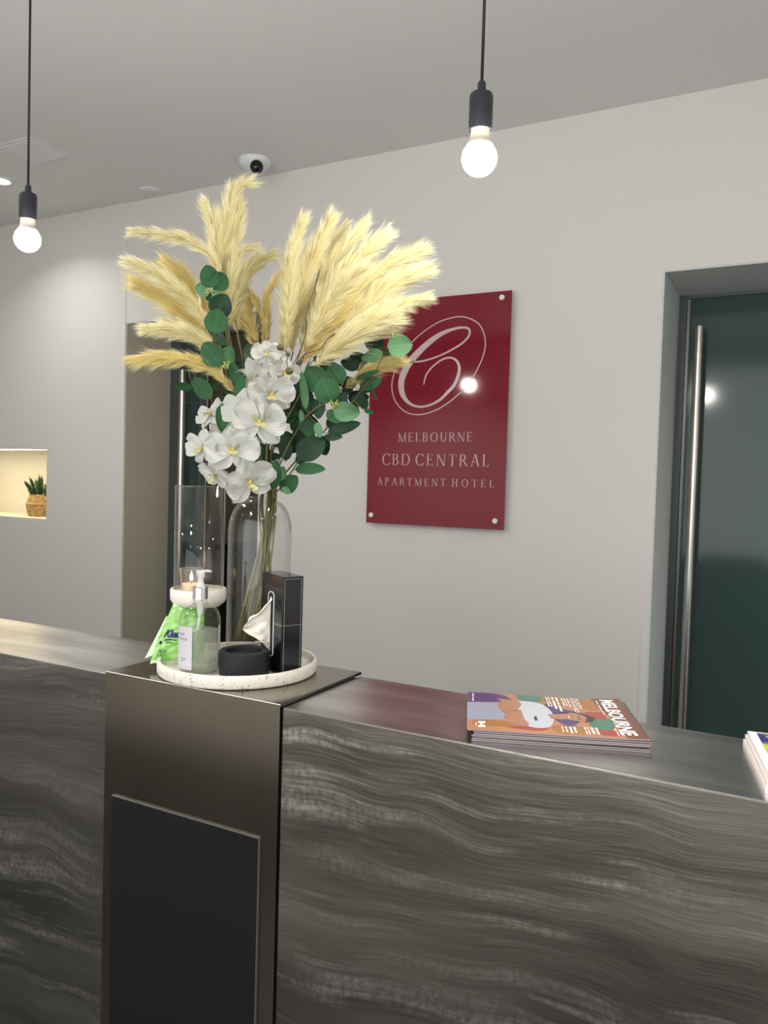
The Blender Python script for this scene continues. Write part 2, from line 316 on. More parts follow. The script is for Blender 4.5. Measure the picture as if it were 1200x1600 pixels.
# ================================================================== the room
D = 2.75                       # face of the wall behind the counter
XL, XR, YF = -4.5, 2.3, -1.2
T = .385
struct(G().box(XL - .1, YF - .1, -.1, XR + .1, 5.2, 0).mk('floor', 'floor'))
struct(G().box(XL - .1, YF - .1, CEIL, XR + .1, 5.2, CEIL + .1).mk('ceiling', 'ceiling'))
DL0, DL1, DT = -2.885, -2.075, 2.215      # left doorway
DR0, DR1 = -.437, .56                     # right doorway
NX1, NZ0, NZ1 = -3.420, 1.243, 1.612      # niche
wb = G()
Dl = D - .003
wb.box(XL, Dl, 0, -4.30, D + T, CEIL); wb.box(-4.30, Dl, 0, NX1, D + T, NZ0); wb.box(-4.30, Dl, NZ1, NX1, D + T, CEIL); wb.box(NX1, Dl, 0, DL0, D + T, CEIL)
wb.box(DL0, D, DT, DL1, D + T, CEIL); wb.box(DL1, D, 0, DR0, D + T, CEIL); wb.box(DR0, D, DT, DR1, D + T, CEIL); wb.box(DR1, D, 0, XR, D + T, CEIL)
wall_back = struct(wb.mk('wall_back', 'wall'))
# grey painted linings of the two doorways and the pale lining of the niche
e = .006
rv = G()
for a, b in ((DL0, DL1), (DR0, DR1)):
    rv.box(a, D + .0015, 0, a + e, D + T, DT - e) if a == DR0 else G().box(a, D + .0015, 0, a + e, D + T, DT - e).mk('reveal_lining', 'reveal_olive', wall_back); rv.box(b - e, D + .0015, 0, b, D + T, DT - e); rv.box(a, D + .0015, DT - e, b, D + T, DT)
o = rv.mk('reveal_lining', 'reveal', wall_back)
nb = G(); nb.box(-4.30, D + .30, NZ0, NX1, D + .31, NZ1); nb.box(-4.30, Dl + .001, NZ0, NX1, D + .3, NZ0 + e); nb.box(-4.30, Dl + .001, NZ1 - e, NX1, D + .3, NZ1); nb.box(NX1 - e, Dl + .001, NZ0 + e, NX1, D + .3, NZ1 - e)
nb.mk('niche_lining', 'niche', wall_back)
G().box(-4.25, D + .03, NZ1 - e - .0008, NX1 - .03, D + .045, NZ1 - e).mk('light_strip', 'led', wall_back)
struct(G().box(XL - .1, YF, 0, XL, 5.1, CEIL).mk('wall_left', 'wall_lobby'))
struct(G().box(XR, YF, 0, XR + .1, 5.1, CEIL).mk('wall_right', 'wall_lobby'))
wf = struct(G().box(XL, YF - .1, 0, XR, YF, CEIL).mk('wall_front', 'wall_lobby'))
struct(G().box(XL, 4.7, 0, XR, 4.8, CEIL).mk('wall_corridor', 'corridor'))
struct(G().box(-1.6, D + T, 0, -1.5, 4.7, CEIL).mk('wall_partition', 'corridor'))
# clear corner guards on the doorway edges
for i, (x, z) in enumerate(((DR0, 1.017), (DL0, 1.012))):
    gg = G().box(x - .023, (D if i == 0 else Dl) - .0015, .1, x + .001, D, z).box(x - .0005, D - .001, .1, x + .0015, D + .023, z)
    struct(gg.mk('trim_%d' % (i + 1), 'wall'))
# ---- doors
def door(nm, x0, x1, gx0, gx1, hx, hz0, hz1, yf, extra):
    d = bpy.data.objects.new(nm, None); d.location = (x0, yf, 0); COL.objects.link(d); ORG[d] = np.array((x0, yf, 0.)); d['kind'] = 'structure'
    fr = G().box(x0, yf, 0, gx0, yf + .05, DT - e).box(x0, yf + .005, DT - e - .012, x1, yf + .05, DT - e); fr.mk('frame', 'door_frame', d)
    G().box(gx0, yf + .014, 0.01, gx1, yf + .026, DT - e - .012, .001).mk('glass_panel', 'door_glass', d)
    G().box(gx0 + .002, yf + .008, 0.01, gx0 + .012, yf + .014, DT - .02).mk('seal', 'panel_edge' if extra else 'door_frame', d)
    h = autosmooth(G().tube([(hx, yf - .045, hz0), (hx, yf - .045, hz1)], .0165, 24).mk('handle', 'steel_handle', d))
    for z in (hz0 + .12, hz1 - .16): G().tube([(hx, yf - .04, z), (hx, yf + .014, z)], .008, 12).mk('bracket', 'steel_handle', d)
    return d
YD = D + T - .03
d2 = door('door_2', DR0 + e, DR1 - e, DR0 + .032, DR1 - e, -.352, .60, 2.083, YD, True)
YD1 = D + .30
d1 = door('door_1', DL0 + e, DL1 - e, DL0 + .075, -2.64, -2.757, .60, 2.02, YD1, False)
G().box(-2.643, YD1 + .006, .01, -2.636, YD1 + .034, DT - .02).mk('edge_trim', 'steel_handle', d1)
# the dim passage beyond the left doorway
cb = thing('cabinet', (-2.65, 3.75, 0), 'dark cabinet in the dim passage seen through the left doorway', 'cabinet')
G().box(-2.95, 3.55, .0, -1.72, 3.98, 1.07, .003).mk('body', 'wood_dark', cb); G().box(-2.97, 3.53, 1.07, -1.70, 4.0, 1.105, .004).mk('top', 'black_panel', cb)
for k in range(3): G().box(-2.93 + k * .40, 3.53, .09, -2.93 + k * .40 + .385, 3.55, 1.04, .003).mk('door', 'wood_dark', cb)
# ---- ceiling fittings
hp = thing('access_panel', (-2.785, 2.155, CEIL), 'flush white square access panel in the ceiling at the left', 'hatch')
G().box(-2.885, 2.055, CEIL - .004, -2.685, 2.255, CEIL, .001).mk('frame', 'ceiling', hp); G().box(-2.872, 2.068, CEIL - .007, -2.698, 2.242, CEIL - .004, .001).mk('panel', 'white_plastic', hp)
cp = np.array([-2.663, 2.672, CEIL])
o = G().lathe([(0, -.006), (.04, -.006), (.045, -.003), (.046, 0)], cp, 40).mk('blank_cap', 'ceiling', None, True, cp); tag(o, 'flat round blanking cap on the ceiling near the wall', 'cap')
c0 = np.array([-2.02, 2.60, CEIL]); sc = thing('security_camera', c0, 'white dome security camera with a black ball lens on the ceiling', 'camera')
G().lathe([(.066, 0), (.066, -.006), (.062, -.016), (.05, -.03), (.035, -.038), (0, -.04)], c0, 40).mk('base', 'white_plastic', sc, True)
bc = on_y(401, 261, 2.56)
G().ball(bc, .027, 24, 16).mk('lens_ball', 'black_gloss', sc, True)
rt = Matrix.Rotation(0, 4, 'Z')
q = Vector(-ray(401, 261)).to_track_quat('Z', 'Y').to_matrix().to_4x4()
G().lathe([(.0285, -.012), (.031, -.004), (.031, .002), (.0275, .004)], bc, 32, q).mk('collar', 'white_plastic', sc, True)
s0 = np.array([-.118, 2.655, CEIL]); ss = thing('sprinkler_head', s0, 'small dark round ceiling fitting at the upper right edge', 'sprinkler')
G().lathe([(.026, 0), (.026, -.003), (.012, -.004), (.010, -.02), (0, -.021)], s0, 24).mk('rosette', 'socket', ss, True)
p0 = np.array([-3.205, 2.31, CEIL]); dl = thing('recessed_downlight', p0, 'lit recessed ceiling downlight at the far left edge', 'light')
G().lathe([(.052, 0), (.052, -.004), (.04, -.005), (.038, 0.0)], p0, 32).mk('trim_ring', 'white_plastic', dl, True)
G().lathe([(.038, -.003), (0, -.0035)], p0, 32).mk('lamp', 'lamp_disc', dl, True)

# ================================================================== reception counter
CT, CY0, CY1 = 1.10, 1.083, 1.345
PX0, PX1 = -1.171, -.761
rc = thing('reception_counter', (-.9, 1.21, 0), 'long reception counter clad in swirl-brushed grey steel with a centre pillar', 'counter')
def uvbox(x0, y0, z0, x1, y1, z1, b, name, mat, par): return G().box(x0, y0, z0, x1, y1, z1, b).mk(name, mat, par)
uvbox(PX1 + .004, CY0 + .002, CT - .03, 1.6, CY1, CT, .0012, 'countertop', 'steel_top', rc)
uvbox(-3.6, CY0 + .002, CT - .03, PX0, CY1, CT, .0012, 'countertop', 'steel_top', rc)
uvbox(PX1 + .004, CY0, .0, 1.6, CY0 + .03, CT - .0005, .001, 'front_panel', 'steel_front', rc)
uvbox(-3.6, CY0, .0, PX0, CY0 + .03, CT - .0005, .001, 'front_panel', 'steel_front_left', rc)
G().box(PX0, CY0 + .006, 0, PX1 + .004, CY1 - .01, CT - .001).box(-3.6, CY0 + .03, 0, 1.6, CY0 + .06, CT - .03).mk('carcass', 'dark_gap', rc)
pf = [(CY0 - .003, 0), (CY0 - .003, CT + .0042), (CY0 - .0024, CT + .0054), (CY0 - .0012, CT + .006), (CY1 + .012, CT + .006), (CY1 + .012, CT + .001), (CY0 + .003, CT + .001), (CY0 + .003, 0)]
V = [(x, a, b) for x in (PX0, PX1) for a, b in pf]
pl = G().add(V, [tuple(range(8))[::-1], tuple(range(8, 16))] + [(i, (i + 1) % 8, 8 + (i + 1) % 8, 8 + i) for i in range(8)])
pl.mk('pillar_cover', 'steel_pillar', rc)
G().tube([(PX0, CY0 - .0022, CT + .0054), (PX1, CY0 - .0022, CT + .0054)], .0008, 8).mk('edge_glint', 'pillar_glint', rc)  # bevel highlight of the pillar plate, put in as a pale tube
pn = G().box(-1.145, CY0 - .0075, .06, -.796, CY0 - .003, .869, .0006).mk('access_panel', 'black_panel', rc); pn['label'] = 'matt black panel fixed low on the pillar'
eg = G().box(-1.146, CY0 - .008, .869, -.795, CY0 - .003, .8702, 0).box(-.796, CY0 - .008, .06, -.7948, CY0 - .003, .8702, 0); eg.mk('panel_glint', 'panel_edge', rc)  # bevel highlights of the panel's top and right edges, added as lighter strips

# ================================================================== sign
YS = 2.72; SX, SZ, SW, SH = -1.2364, 1.7573, .5735, .864
sg = thing('wall_sign', (SX, YS, SZ), 'glossy dark red acrylic hotel sign on standoffs on the wall', 'sign')
G().box(SX - SW / 2, YS, SZ - SH / 2, SX + SW / 2, YS + .005, SZ + SH / 2, .0006).mk('panel', 'acrylic', sg)
def stroke(pts, wid, y, closed=False, n=8):
    P = [np.array((a, b, 0.)) for a, b in pts]
    if closed: P = P + P[:1]; 
    C = catmull(P, n); W = np.interp(np.linspace(0, 1, len(C)), np.linspace(0, 1, len(wid)), wid)
    if closed:
        Pc = [P[-2]] + P + [P[1]]; C = catmull(Pc, n)[n:-n]; W = np.full(len(C), wid[0])
    V = []; F = []
    for i in range(len(C)):
        t = C[min(i + 1, len(C) - 1)] - C[max(i - 1, 0)]
        if closed and i in (0, len(C) - 1): t = C[1] - C[-2]
        t /= np.linalg.norm(t) + 1e-9; nn = np.array((-t[1], t[0])) * W[i] / 2
        V += [(SX + C[i][0] + nn[0], y, SZ + C[i][1] + nn[1]), (SX + C[i][0] - nn[0], y, SZ + C[i][1] - nn[1])]
    for i in range(len(C) - 1): F.append((2 * i, 2 * i + 1, 2 * i + 3, 2 * i + 2))
    return V, F
CPTS = [(-0.1544, 0.201), (-0.1178, 0.1957), (-0.0728, 0.1936), (-0.0336, 0.1997), (0.0145, 0.2128), (0.0617, 0.2322), (0.0988, 0.2518), (0.1237, 0.2741), (0.13, 0.293), (0.1226, 0.3064), (0.1015, 0.3109), (0.0686, 0.3087), (0.0213, 0.2957), (-0.0262, 0.27), (-0.0741, 0.2328), (-0.1128, 0.1946), (-0.1367, 0.1552), (-0.148, 0.115), (-0.1416, 0.0742), (-0.1204, 0.0444), (-0.0922, 0.0271), (-0.0572, 0.0215), (-0.0181, 0.0287), (0.0202, 0.0477), (0.0481, 0.0733), (0.0734, 0.0987), (0.0888, 0.133), (0.0925, 0.1633), (0.0822, 0.1876), (0.0628, 0.2003), (0.0389, 0.2015), (0.0105, 0.191), (-0.0227, 0.166), (-0.0438, 0.1381), (-0.0516, 0.1051)]
CW = [5, 6, 6, 6, 6, 6.5, 7, 7.5, 8, 8, 8, 10, 16, 22, 26, 28, 28, 26, 22, 13, 9, 8, 8, 10, 12, 13, 12.5, 11, 9, 7, 6.5, 6, 6, 6, 4]
V, F = stroke(CPTS, [v * .001 for v in CW], YS - .0004); mk('script_initial', V, F, 'sign_letter', sg)
EPTS = [(-0.1887, 0.1073), (-0.1795, 0.0616), (-0.1526, 0.0225), (-0.1164, -0.0008), (-0.076, -0.0082), (-0.0268, -0.0022), (0.0307, 0.021), (0.0912, 0.0633), (0.1364, 0.1096), (0.1756, 0.1768), (0.1919, 0.2315), (0.1882, 0.2744), (0.1709, 0.3118), (0.1425, 0.3351), (0.1048, 0.3495), (0.0671, 0.3514), (0.0102, 0.3402), (-0.0376, 0.3184), (-0.0859, 0.2869), (-0.1246, 0.249), (-0.1583, 0.1967), (-0.1799, 0.1524)]
V, F = stroke(EPTS, [.0042], YS - .0003, True); mk('oval_ring', V, F, 'sign_letter', sg)
# serif capitals, drawn in a unit of cap height
def rc_(a, b, c, d): return [(a, b), (c, b), (c, d), (a, d)]
def dg(x0, y0, x1, y1, w): return [(x0, y0), (x0 + w, y0), (x1 + w, y1), (x1, y1)]
def arc(cx, cy, rx, ry, a0, a1, tx, ty, n=18):
    out = []
    for i in range(n):
        a = math.radians(a0 + (a1 - a0) * i / n); b = math.radians(a0 + (a1 - a0) * (i + 1) / n)
        f = lambda q, dx, dy: (cx + (rx - dx) * math.cos(q), cy + (ry - dy) * math.sin(q))
        out.append([f(a, 0, 0), f(b, 0, 0), f(b, tx, ty), f(a, tx, ty)])
    return out
TK, TN = .115, .045
def stem(x, y0=0, y1=1, w=TK, s=.09, top=True, bot=True):
    o = [rc_(x, y0, x + w, y1)]
    if bot: o.append(rc_(x - s, y0, x + w + s, y0 + .03))
    if top: o.append(rc_(x - s, y1 - .03, x + w + s, y1))
    return o
GL = {
 'M': (1.08, stem(.12, w=.05, top=False) + [rc_(.02, .97, .2, 1), dg(.1, 1, .46, 0, .11), dg(.88, 1, .50, 0, .05), rc_(.86, .97, 1.05, 1)] + stem(.85, w=TK, top=False)),
 'E': (.72, stem(.1) + [rc_(.1, .96, .6, 1), rc_(.57, .8, .60, 1), rc_(.1, .5, .5, .54), rc_(.47, .42, .5, .62), rc_(.1, 0, .64, .04), rc_(.61, 0, .65, .2)]),
 'L': (.68, stem(.1) + [rc_(.1, 0, .6, .04), rc_(.57, 0, .61, .22)]),
 'B': (.76, stem(.1, s=.07) + [rc_(.1, .96, .36, 1), rc_(.1, .51, .38, .55), rc_(.1, 0, .38, .04)] + arc(.36, .755, .24, .245, -90, 90, TK, TN) + arc(.38, .275, .28, .275, -90, 90, TK, TN)),
 'O': (.98, arc(.49, .5, .44, .52, 0, 360, TK, TN, 40)),
 'U': (.9, [rc_(.14, .35, .14 + TK, 1), rc_(.04, .97, .36, 1), rc_(.72, .35, .77, 1), rc_(.63, .97, .88, 1)] + arc(.455, .36, .315, .38, 180, 360, .11, .06)),
 'R': (.80, stem(.1, s=.07) + [rc_(.1, .96, .36, 1), rc_(.1, .48, .38, .52), dg(.68, 0, .34, .5, .12), rc_(.66, 0, .86, .03)] + arc(.36, .74, .25, .26, -90, 90, TK, TN)),
 'N': (.92, stem(.12, w=.05, top=False) + [rc_(.02, .97, .2, 1), dg(.1, 1, .7, 0, .12), rc_(.76, 0, .81, 1), rc_(.66, .97, .9, 1)]),
 'C': (.86, arc(.5, .5, .44, .52, 42, 318, TK, TN, 30) + [rc_(.8, .74, .83, .98), rc_(.8, .05, .83, .22)]),
 'D': (.92, stem(.1, s=.07) + [rc_(.1, .96, .42, 1), rc_(.1, 0, .42, .04)] + arc(.4, .5, .46, .5, -90, 90, TK, TN, 24)),
 'T': (.78, stem(.335) + [rc_(.03, .96, .75, 1), rc_(.03, .8, .06, 1), rc_(.72, .8, .75, 1)]),
 'A': (.86, [dg(.40, 1, .70, 0, .12), dg(.40, 1, .12, 0, .05), rc_(.24, .34, .62, .38), rc_(.02, 0, .26, .03), rc_(.62, 0, .9, .03)]),
 'P': (.70, stem(.1) + [rc_(.1, .96, .36, 1), rc_(.1, .46, .36, .5)] + arc(.36, .73, .26, .27, -90, 90, TK, TN)),
 'H': (.92, stem(.12) + stem(.67) + [rc_(.2, .49, .72, .53)]), ' ': (.42, [])}
def serif_line(text, x0, x1, z0, z1, cap):
    wid = sum(GL[c][0] for c in text); need = (x1 - x0) / cap; tr = (need - wid) / (len(text) - 1); x = 0; V = []; F = []
    for c in text:
        for poly in GL[c][1]:
            k = len(V)
            for (a, b) in poly:
                u = (x + a) * cap; V.append((SX + x0 + u, YS - .0004, SZ + z0 + (z1 - z0) * u / (x1 - x0) + b * cap))
            F.append((k, k + 1, k + 2, k + 3))
        x += GL[c][0] + tr
    return V, F
for tx, a in (('MELBOURNE', (-.1551, .1552, -.112, -.1105, .0345)), ('CBD', (-.2236, -.0985, -.2028, -.2025, .044)), ('CENTRAL', (-.0790, .2245, -.2024, -.2018, .044)), ('APARTMENT', (-.2423, .0520, -.2808, -.2798, .0285)), ('HOTEL', (.0760, .2456, -.2797, -.279, .0285))):
    V, F = serif_line(tx, *a); mk('lettering', V, F, 'sign_letter', sg)
for u, v in ((-.2623, -.4009), (.254, -.4005), (.2521, .408), (-.2640, .4070)):
    q = Matrix.Rotation(PI / 2, 4, 'X')
    autosmooth(G().lathe([(0, .009), (.0085, .009), (.0098, .0075), (.0098, 0)], (SX + u, YS, SZ + v), 24, q).lathe([(.006, 0), (.006, -.03)], (SX + u, YS, SZ + v), 12, q).mk('standoff', 'white_plastic', sg))

# ================================================================== pendant lamps
def pendant(x, label):
    y, z = 1.288, 2.05
    p = thing('pendant_lamp', (x, y, CEIL), label, 'lamp', 'bare bulb pendants above the counter')
    G().ball((x, y, z), .0305, 32, 20, (1, 1, .98)).mk('bulb', 'bulb', p, True)
    G().lathe([(.0225, z + .022), (.0185, z + .030), (.0165, z + .036), (.0165, z + .055)], (x, y, 0), 32).mk('bulb_neck', 'bulb_neck', p, True)
    autosmooth(G().lathe([(.0175, z + .052), (.0175, z + .0475), (.0202, z + .0475), (.0205, z + .06), (.0205, z + .104), (.0185, z + .109), (.0075, z + .112), (.0072, z + .127), (.0058, z + .130), (0, z + .130)], (x, y, 0), 40).mk('socket', 'socket', p))
    G().tube([(x, y, z + .128), (x, y, CEIL)], .0027, 10).mk('cable', 'cable', p, True)
    autosmooth(G().lathe([(.05, CEIL), (.05, CEIL - .02), (.045, CEIL - .025), (0, CEIL - .025)], (x, y, 0), 32).mk('ceiling_rose', 'socket', p))
pendant(-.5167, 'bare glowing globe bulb pendant hanging in front of the wall above the red sign')
pendant(-1.684, 'bare glowing globe bulb pendant on a black cable at the far left')

# ================================================================== niche plant
bx = on_y(63, 800, 2.90); bz = NZ0 + e; bxy = (bx[0], 2.90, 0)
pp = thing('potted_plant', (bx[0], 2.90, bz), 'small green spiky plant in a woven basket inside the lit wall niche', 'plant')
prof = []
for i in range(40):
    t = i / 39; z = t * .118
    rad = (.060 + .012 * math.sin(min(1, t / .55) * PI / 2)) if t < .55 else .074 - .020 * ((t - .55) / .45) ** 1.0
    if .5 < t < .6: rad += .003
    prof.append((rad + .0013 * math.sin(i * PI / 1.5), bz + z))
prof = [(0, bz + .001), (.05, bz)] + prof + [(.05, bz + .116), (.046, bz + .09), (0, bz + .09)]
G().lathe(prof, bxy, 40).mk('basket', 'basket', pp, True)
for (ax, ay, hh) in ((-.04, -.01, .15), (-.012, .01, .165), (.018, -.015, .172), (.04, .01, .155), (-.085, 0, .115), (.07, -.01, .14), (0, .03, .12), (-.06, .02, .13), (.055, .02, .13), (-.03, -.03, .10), (.03, .03, .12)):
    ax *= 1.35
    b0 = np.array((bx[0] + ax * .4, 2.90 + ay, bz + .09)); b1 = np.array((bx[0] + ax * 1.1, 2.90 + ay * 2, bz + .118 + hh * .55)); C = catmull([b0, (b0 + b1) / 2 + (0, 0, .01), b1], 12)
    s = G().tube(C, .0012, 5)
    for j in range(4, len(C) - 1):
        for k in range(7):
            a = k * .9 + j * .7; L = .036 * (1 - j / len(C)) + .009; dr = np.array((math.cos(a) * .8, math.sin(a) * .8, .75)); sd = np.array((-math.sin(a), math.cos(a), 0)) * .0034
            s.add([C[j] - sd, C[j] + sd, C[j] + dr * L], [(0, 1, 2)])
    s.mk('sprig', 'sprig', pp)
    s = G()
    for j in range(8): s.ball(b1 + (b1 - b0) / np.linalg.norm(b1 - b0) * (j * .0035 - .01), .0042 - j * .0003, 6, 4)
    s.mk('flower_tip', 'sprig_tip', pp)

# ================================================================== tray and what stands on it
TX, TY, TZ = -.97, 1.23, CT + .006
FZ = TZ + .010
o = autosmooth(G().lathe([(0, TZ + .002), (.148, TZ), (.153, TZ + .002), (.155, TZ + .006), (.155, TZ + .023), (.1535, TZ + .0255), (.1485, TZ + .0255), (.1475, TZ + .024), (.147, TZ + .012), (.145, FZ), (0, FZ)], (TX, TY, 0), 96).mk('serving_tray', 'terrazzo', None, False, (TX, TY, TZ)), 40)
tag(o, 'round white terrazzo tray with dark specks on the pillar top', 'tray')
FZ += .0008
# --- vase
VX, VY = -.982, 1.308
ZT = 1.447
vs = thing('glass_vase', (VX, VY, FZ), 'tall clear glass bottle vase with rounded shoulders holding the bouquet', 'vase')
prof = [(0, FZ + .004), (.05, FZ), (.062, FZ + .003), (.0645, FZ + .012)] + [(.065, FZ + .02 + k * (1.372 - FZ - .02) / 8) for k in range(9)]
for k in range(1, 10): a = k / 9 * PI / 2; prof.append((.030 + .035 * math.cos(a), 1.372 + .070 * math.sin(a)))
prof += [(.028, 1.443), (.0265, ZT)]
G().lathe(prof, (VX, VY, 0), 64).mk('body', 'glass', vs, True)
G().lathe([(.061, FZ + .014), (.0622, FZ + .02), (.0622, 1.372)] + [(.0275 + .0347 * math.cos(k / 9 * PI / 2), 1.372 + .067 * math.sin(k / 9 * PI / 2)) for k in range(1, 10)] + [(.0262, ZT)], (VX, VY, 0), 64).mk('inner_surface', 'glass', vs, True)
ring = lambda r, z, n=48: [(VX + r * math.cos(2 * PI * k / n), VY + r * math.sin(2 * PI * k / n), z) for k in range(n + 1)]
G().tube(ring(.0268, ZT), .0016, 8, False).mk('rim', 'glass_rim', vs, True)
G().lathe([(0, FZ + .012), (.052, FZ + .011), (.0615, FZ + .014), (.0615, FZ + .004), (0, FZ + .0045)], (VX, VY, 0), 48).mk('thick_base', 'glass_rim', vs, True)
# --- hurricane candle holder
HX, HY = -1.068, 1.222
hc = thing('candle_holder', (HX, HY, FZ), 'white ceramic pedestal candle holder with a tall clear glass cylinder', 'candle holder')
autosmooth(G().lathe([(0, FZ + .001), (.036, FZ), (.038, FZ + .004), (.03, FZ + .009), (.014, FZ + .016), (.012, FZ + .05), (.012, 1.21), (.018, 1.226), (0, 1.228)], (HX, HY, 0), 40).mk('pedestal', 'ceramic', hc), 50)
autosmooth(G().lathe([(0, 1.2275), (.044, 1.227), (.052, 1.234), (.0555, 1.240), (.056, 1.258), (.0545, 1.262), (.0525, 1.262), (.0515, 1.255), (0, 1.2545)], (HX, HY, 0), 56).mk('dish', 'ceramic', hc), 50)
G().lathe([(.0495, 1.2555), (.0495, 1.467), (.0475, 1.467), (.0475, 1.2555)], (HX, HY, 0), 64).mk('glass_shade', 'glass', hc, True)
hr = lambda r, z, n=48: [(HX + r * math.cos(2 * PI * k / n), HY + r * math.sin(2 * PI * k / n), z) for k in range(n + 1)]
G().tube(hr(.0495, 1.467), .0011, 6, False).mk('glass_rim', 'glass_rim', hc, True)
# --- tealight
QX, QY = -1.077, 1.210; qz = 1.2552
tl = thing('tealight', (QX, QY, qz), 'lit tealight in a small clear glass cup inside the glass cylinder', 'candle')
G().lathe([(0, qz + .001), (.0165, qz), (.019, qz + .003), (.0235, qz + .046)], (QX, QY, 0), 40).mk('cup', 'cup_glass', tl, True)
G().tube([(QX + .0235 * math.cos(2 * PI * k / 32), QY + .0235 * math.sin(2 * PI * k / 32), qz + .046) for k in range(33)], .0010, 6, False).mk('cup_rim', 'cup_glass', tl, True)
autosmooth(G().lathe([(0, qz + .0025), (.0175, qz + .003), (.019, qz + .016), (.0175, qz + .0165), (0, qz + .0155)], (QX, QY, 0), 32).mk('wax', 'wax', tl))
G().tube([(QX, QY, qz + .0155), (QX, QY, qz + .024)], .0007, 6).mk('wick', 'ink_black', tl)
fz = qz + .021
G().lathe([(0, fz), (.0022, fz + .002), (.0034, fz + .006), (.0030, fz + .010), (.0014, fz + .016), (0, fz + .020)], (QX, QY, 0), 16).mk('flame', 'flame', tl, True)
# --- sanitiser bottle
BX, BY, BR = -.996, 1.145, .0388
sb = thing('sanitiser_bottle', (BX, BY, FZ), 'clear sanitiser bottle with a chrome collar, half full, at the front of the tray', 'bottle')
prof = [(0, FZ + .003), (.03, FZ), (.036, FZ + .002), (BR, FZ + .008), (BR, 1.213)]
for k in range(1, 8): a = k / 7 * PI / 2; prof.append((.0175 + (BR - .0175) * math.cos(a) ** 1.1, 1.213 + .031 * math.sin(a)))
prof += [(.0135, 1.2475), (.0125, 1.256)]
G().lathe(prof, (BX, BY, 0), 56).mk('body', 'bottle_glass', sb, True)
G().lathe([(0, FZ + .005), (BR - .004, FZ + .006), (BR - .0025, FZ + .012), (BR - .0025, 1.197), (0, 1.197)], (BX, BY, 0), 48).mk('liquid', 'liquid', sb, True)
autosmooth(G().lathe([(.0125, 1.256), (.0142, 1.256), (.0142, 1.2775), (.013, 1.279), (0, 1.279)], (BX, BY, 0), 40).mk('collar', 'chrome', sb))
G().lathe([(.0085, 1.279), (.0075, 1.284), (.0055, 1.288), (.0055, 1.296), (.0075, 1.300), (.0082, 1.309), (0, 1.3105)], (BX, BY, 0), 24).tube([(BX, BY, 1.3065), (BX + .010, BY + .007, 1.309), (BX + .0165, BY + .0115, 1.3075)], [.0032, .0028, .002], 10).mk('pump', 'frosted', sb, True)
G().lathe([(.0062, 1.256), (.0058, 1.236), (.0045, 1.226)], (BX, BY, 0), 20).tube([(BX, BY, 1.228), (BX - .003, BY - .002, 1.20), (BX - .018, BY - .013, FZ + .012)], .0022, 8).mk('dip_tube', 'frosted', sb, True)
def cylpatch(cx, cy, r, a0, a1, z0, z1, n=24):
    V = []; F = []
    for k in range(n + 1):
        a = math.radians(a0 + (a1 - a0) * k / n)
        for z in (z0, z1): V.append((cx + r * math.cos(a), cy + r * math.sin(a), z))
    for k in range(n): F.append((2 * k, 2 * k + 2, 2 * k + 3, 2 * k + 1))
    return V, F
V, F = cylpatch(BX, BY, BR + .0003, -155, -69, 1.128, 1.208); mk('label_sheet', V, F, 'label_white', sb)
V, F = cylpatch(BX, BY, BR + .0003, 12, 24, 1.128, 1.208); mk('label_sheet', V, F, 'label_white', sb)
TXT = {}
def text_mesh(s, bold=0.0, shear=0.0, space=1.0, subdiv=False):
    """text in the built-in font as numpy verts (x right, y up), cap height 1"""
    if s[0] == '~':                                # print too small to read: word-long dashes
        V, F, x = [], [], 0.0
        for w_ in s[1:].split():
            L_ = .6 * len(w_); k = len(V); V += [(x, .25), (x + L_, .25), (x + L_, .85), (x, .85)]; F.append([k, k + 1, k + 2, k + 3]); x += L_ + .45
        return np.array(V), F
    cu = bpy.data.curves.new('t', 'FONT'); cu.body = s; cu.size = 1; cu.offset = bold; cu.shear = shear; cu.space_character = space; cu.resolution_u = 3
    ob = bpy.data.objects.new('t', cu); me = bpy.data.meshes.new_from_object(ob)
    V = np.array([v.co[:2] for v in me.vertices]); F = [list(p.vertices) for p in me.polygons]
    bpy.data.objects.remove(ob); bpy.data.curves.remove(cu); bpy.data.meshes.remove(me)
    V[:, 0] -= V[:, 0].min(); V /= max(1e-6, V[:, 1].max()); return V, F
def on_cyl(V, cx, cy, r, a_right, z, h):
    w = V[:, 0].max(); a = math.radians(a_right) + (V[:, 0] - w) * h / r
    return np.stack([cx + r * np.cos(a), cy + r * np.sin(a), z + V[:, 1] * h], 1)
for s, ar, z, h in (('HAND', -93, 1.1915, .0042), ('SANITISER', -84, 1.1825, .0042), ('~ooo oo', -94, 1.143, .0022), ('~ooooo oooo', -88, 1.1475, .0020)):
    V, F = text_mesh(s, 0, 0, 1.5); mk('label_text', on_cyl(V, BX, BY, BR + .0007, ar, z, h), F, 'ink', sb)
# --- black stone candle bowl
KX, KY, KR = -.917, 1.181, .0465
kb = thing('stone_bowl', (KX, KY, FZ), 'squat matt black stone bowl on the tray beside the bottle', 'bowl')
autosmooth(G().lathe([(0, FZ + .001), (KR - .001, FZ), (KR, FZ + .0015), (KR, FZ + .044), (KR - .0015, FZ + .0455), (KR - .0105, FZ + .0455), (KR - .012, FZ + .044), (KR - .0125, FZ + .036), (0, FZ + .035)], (KX, KY, 0), 64).mk('body', 'stone_black', kb), 40)
autosmooth(G().lathe([(.030, FZ + .0352), (.030, FZ + .0375), (.028, FZ + .038), (0, FZ + .0378)], (KX, KY, 0), 40).mk('insert', 'stone_black', kb), 40)
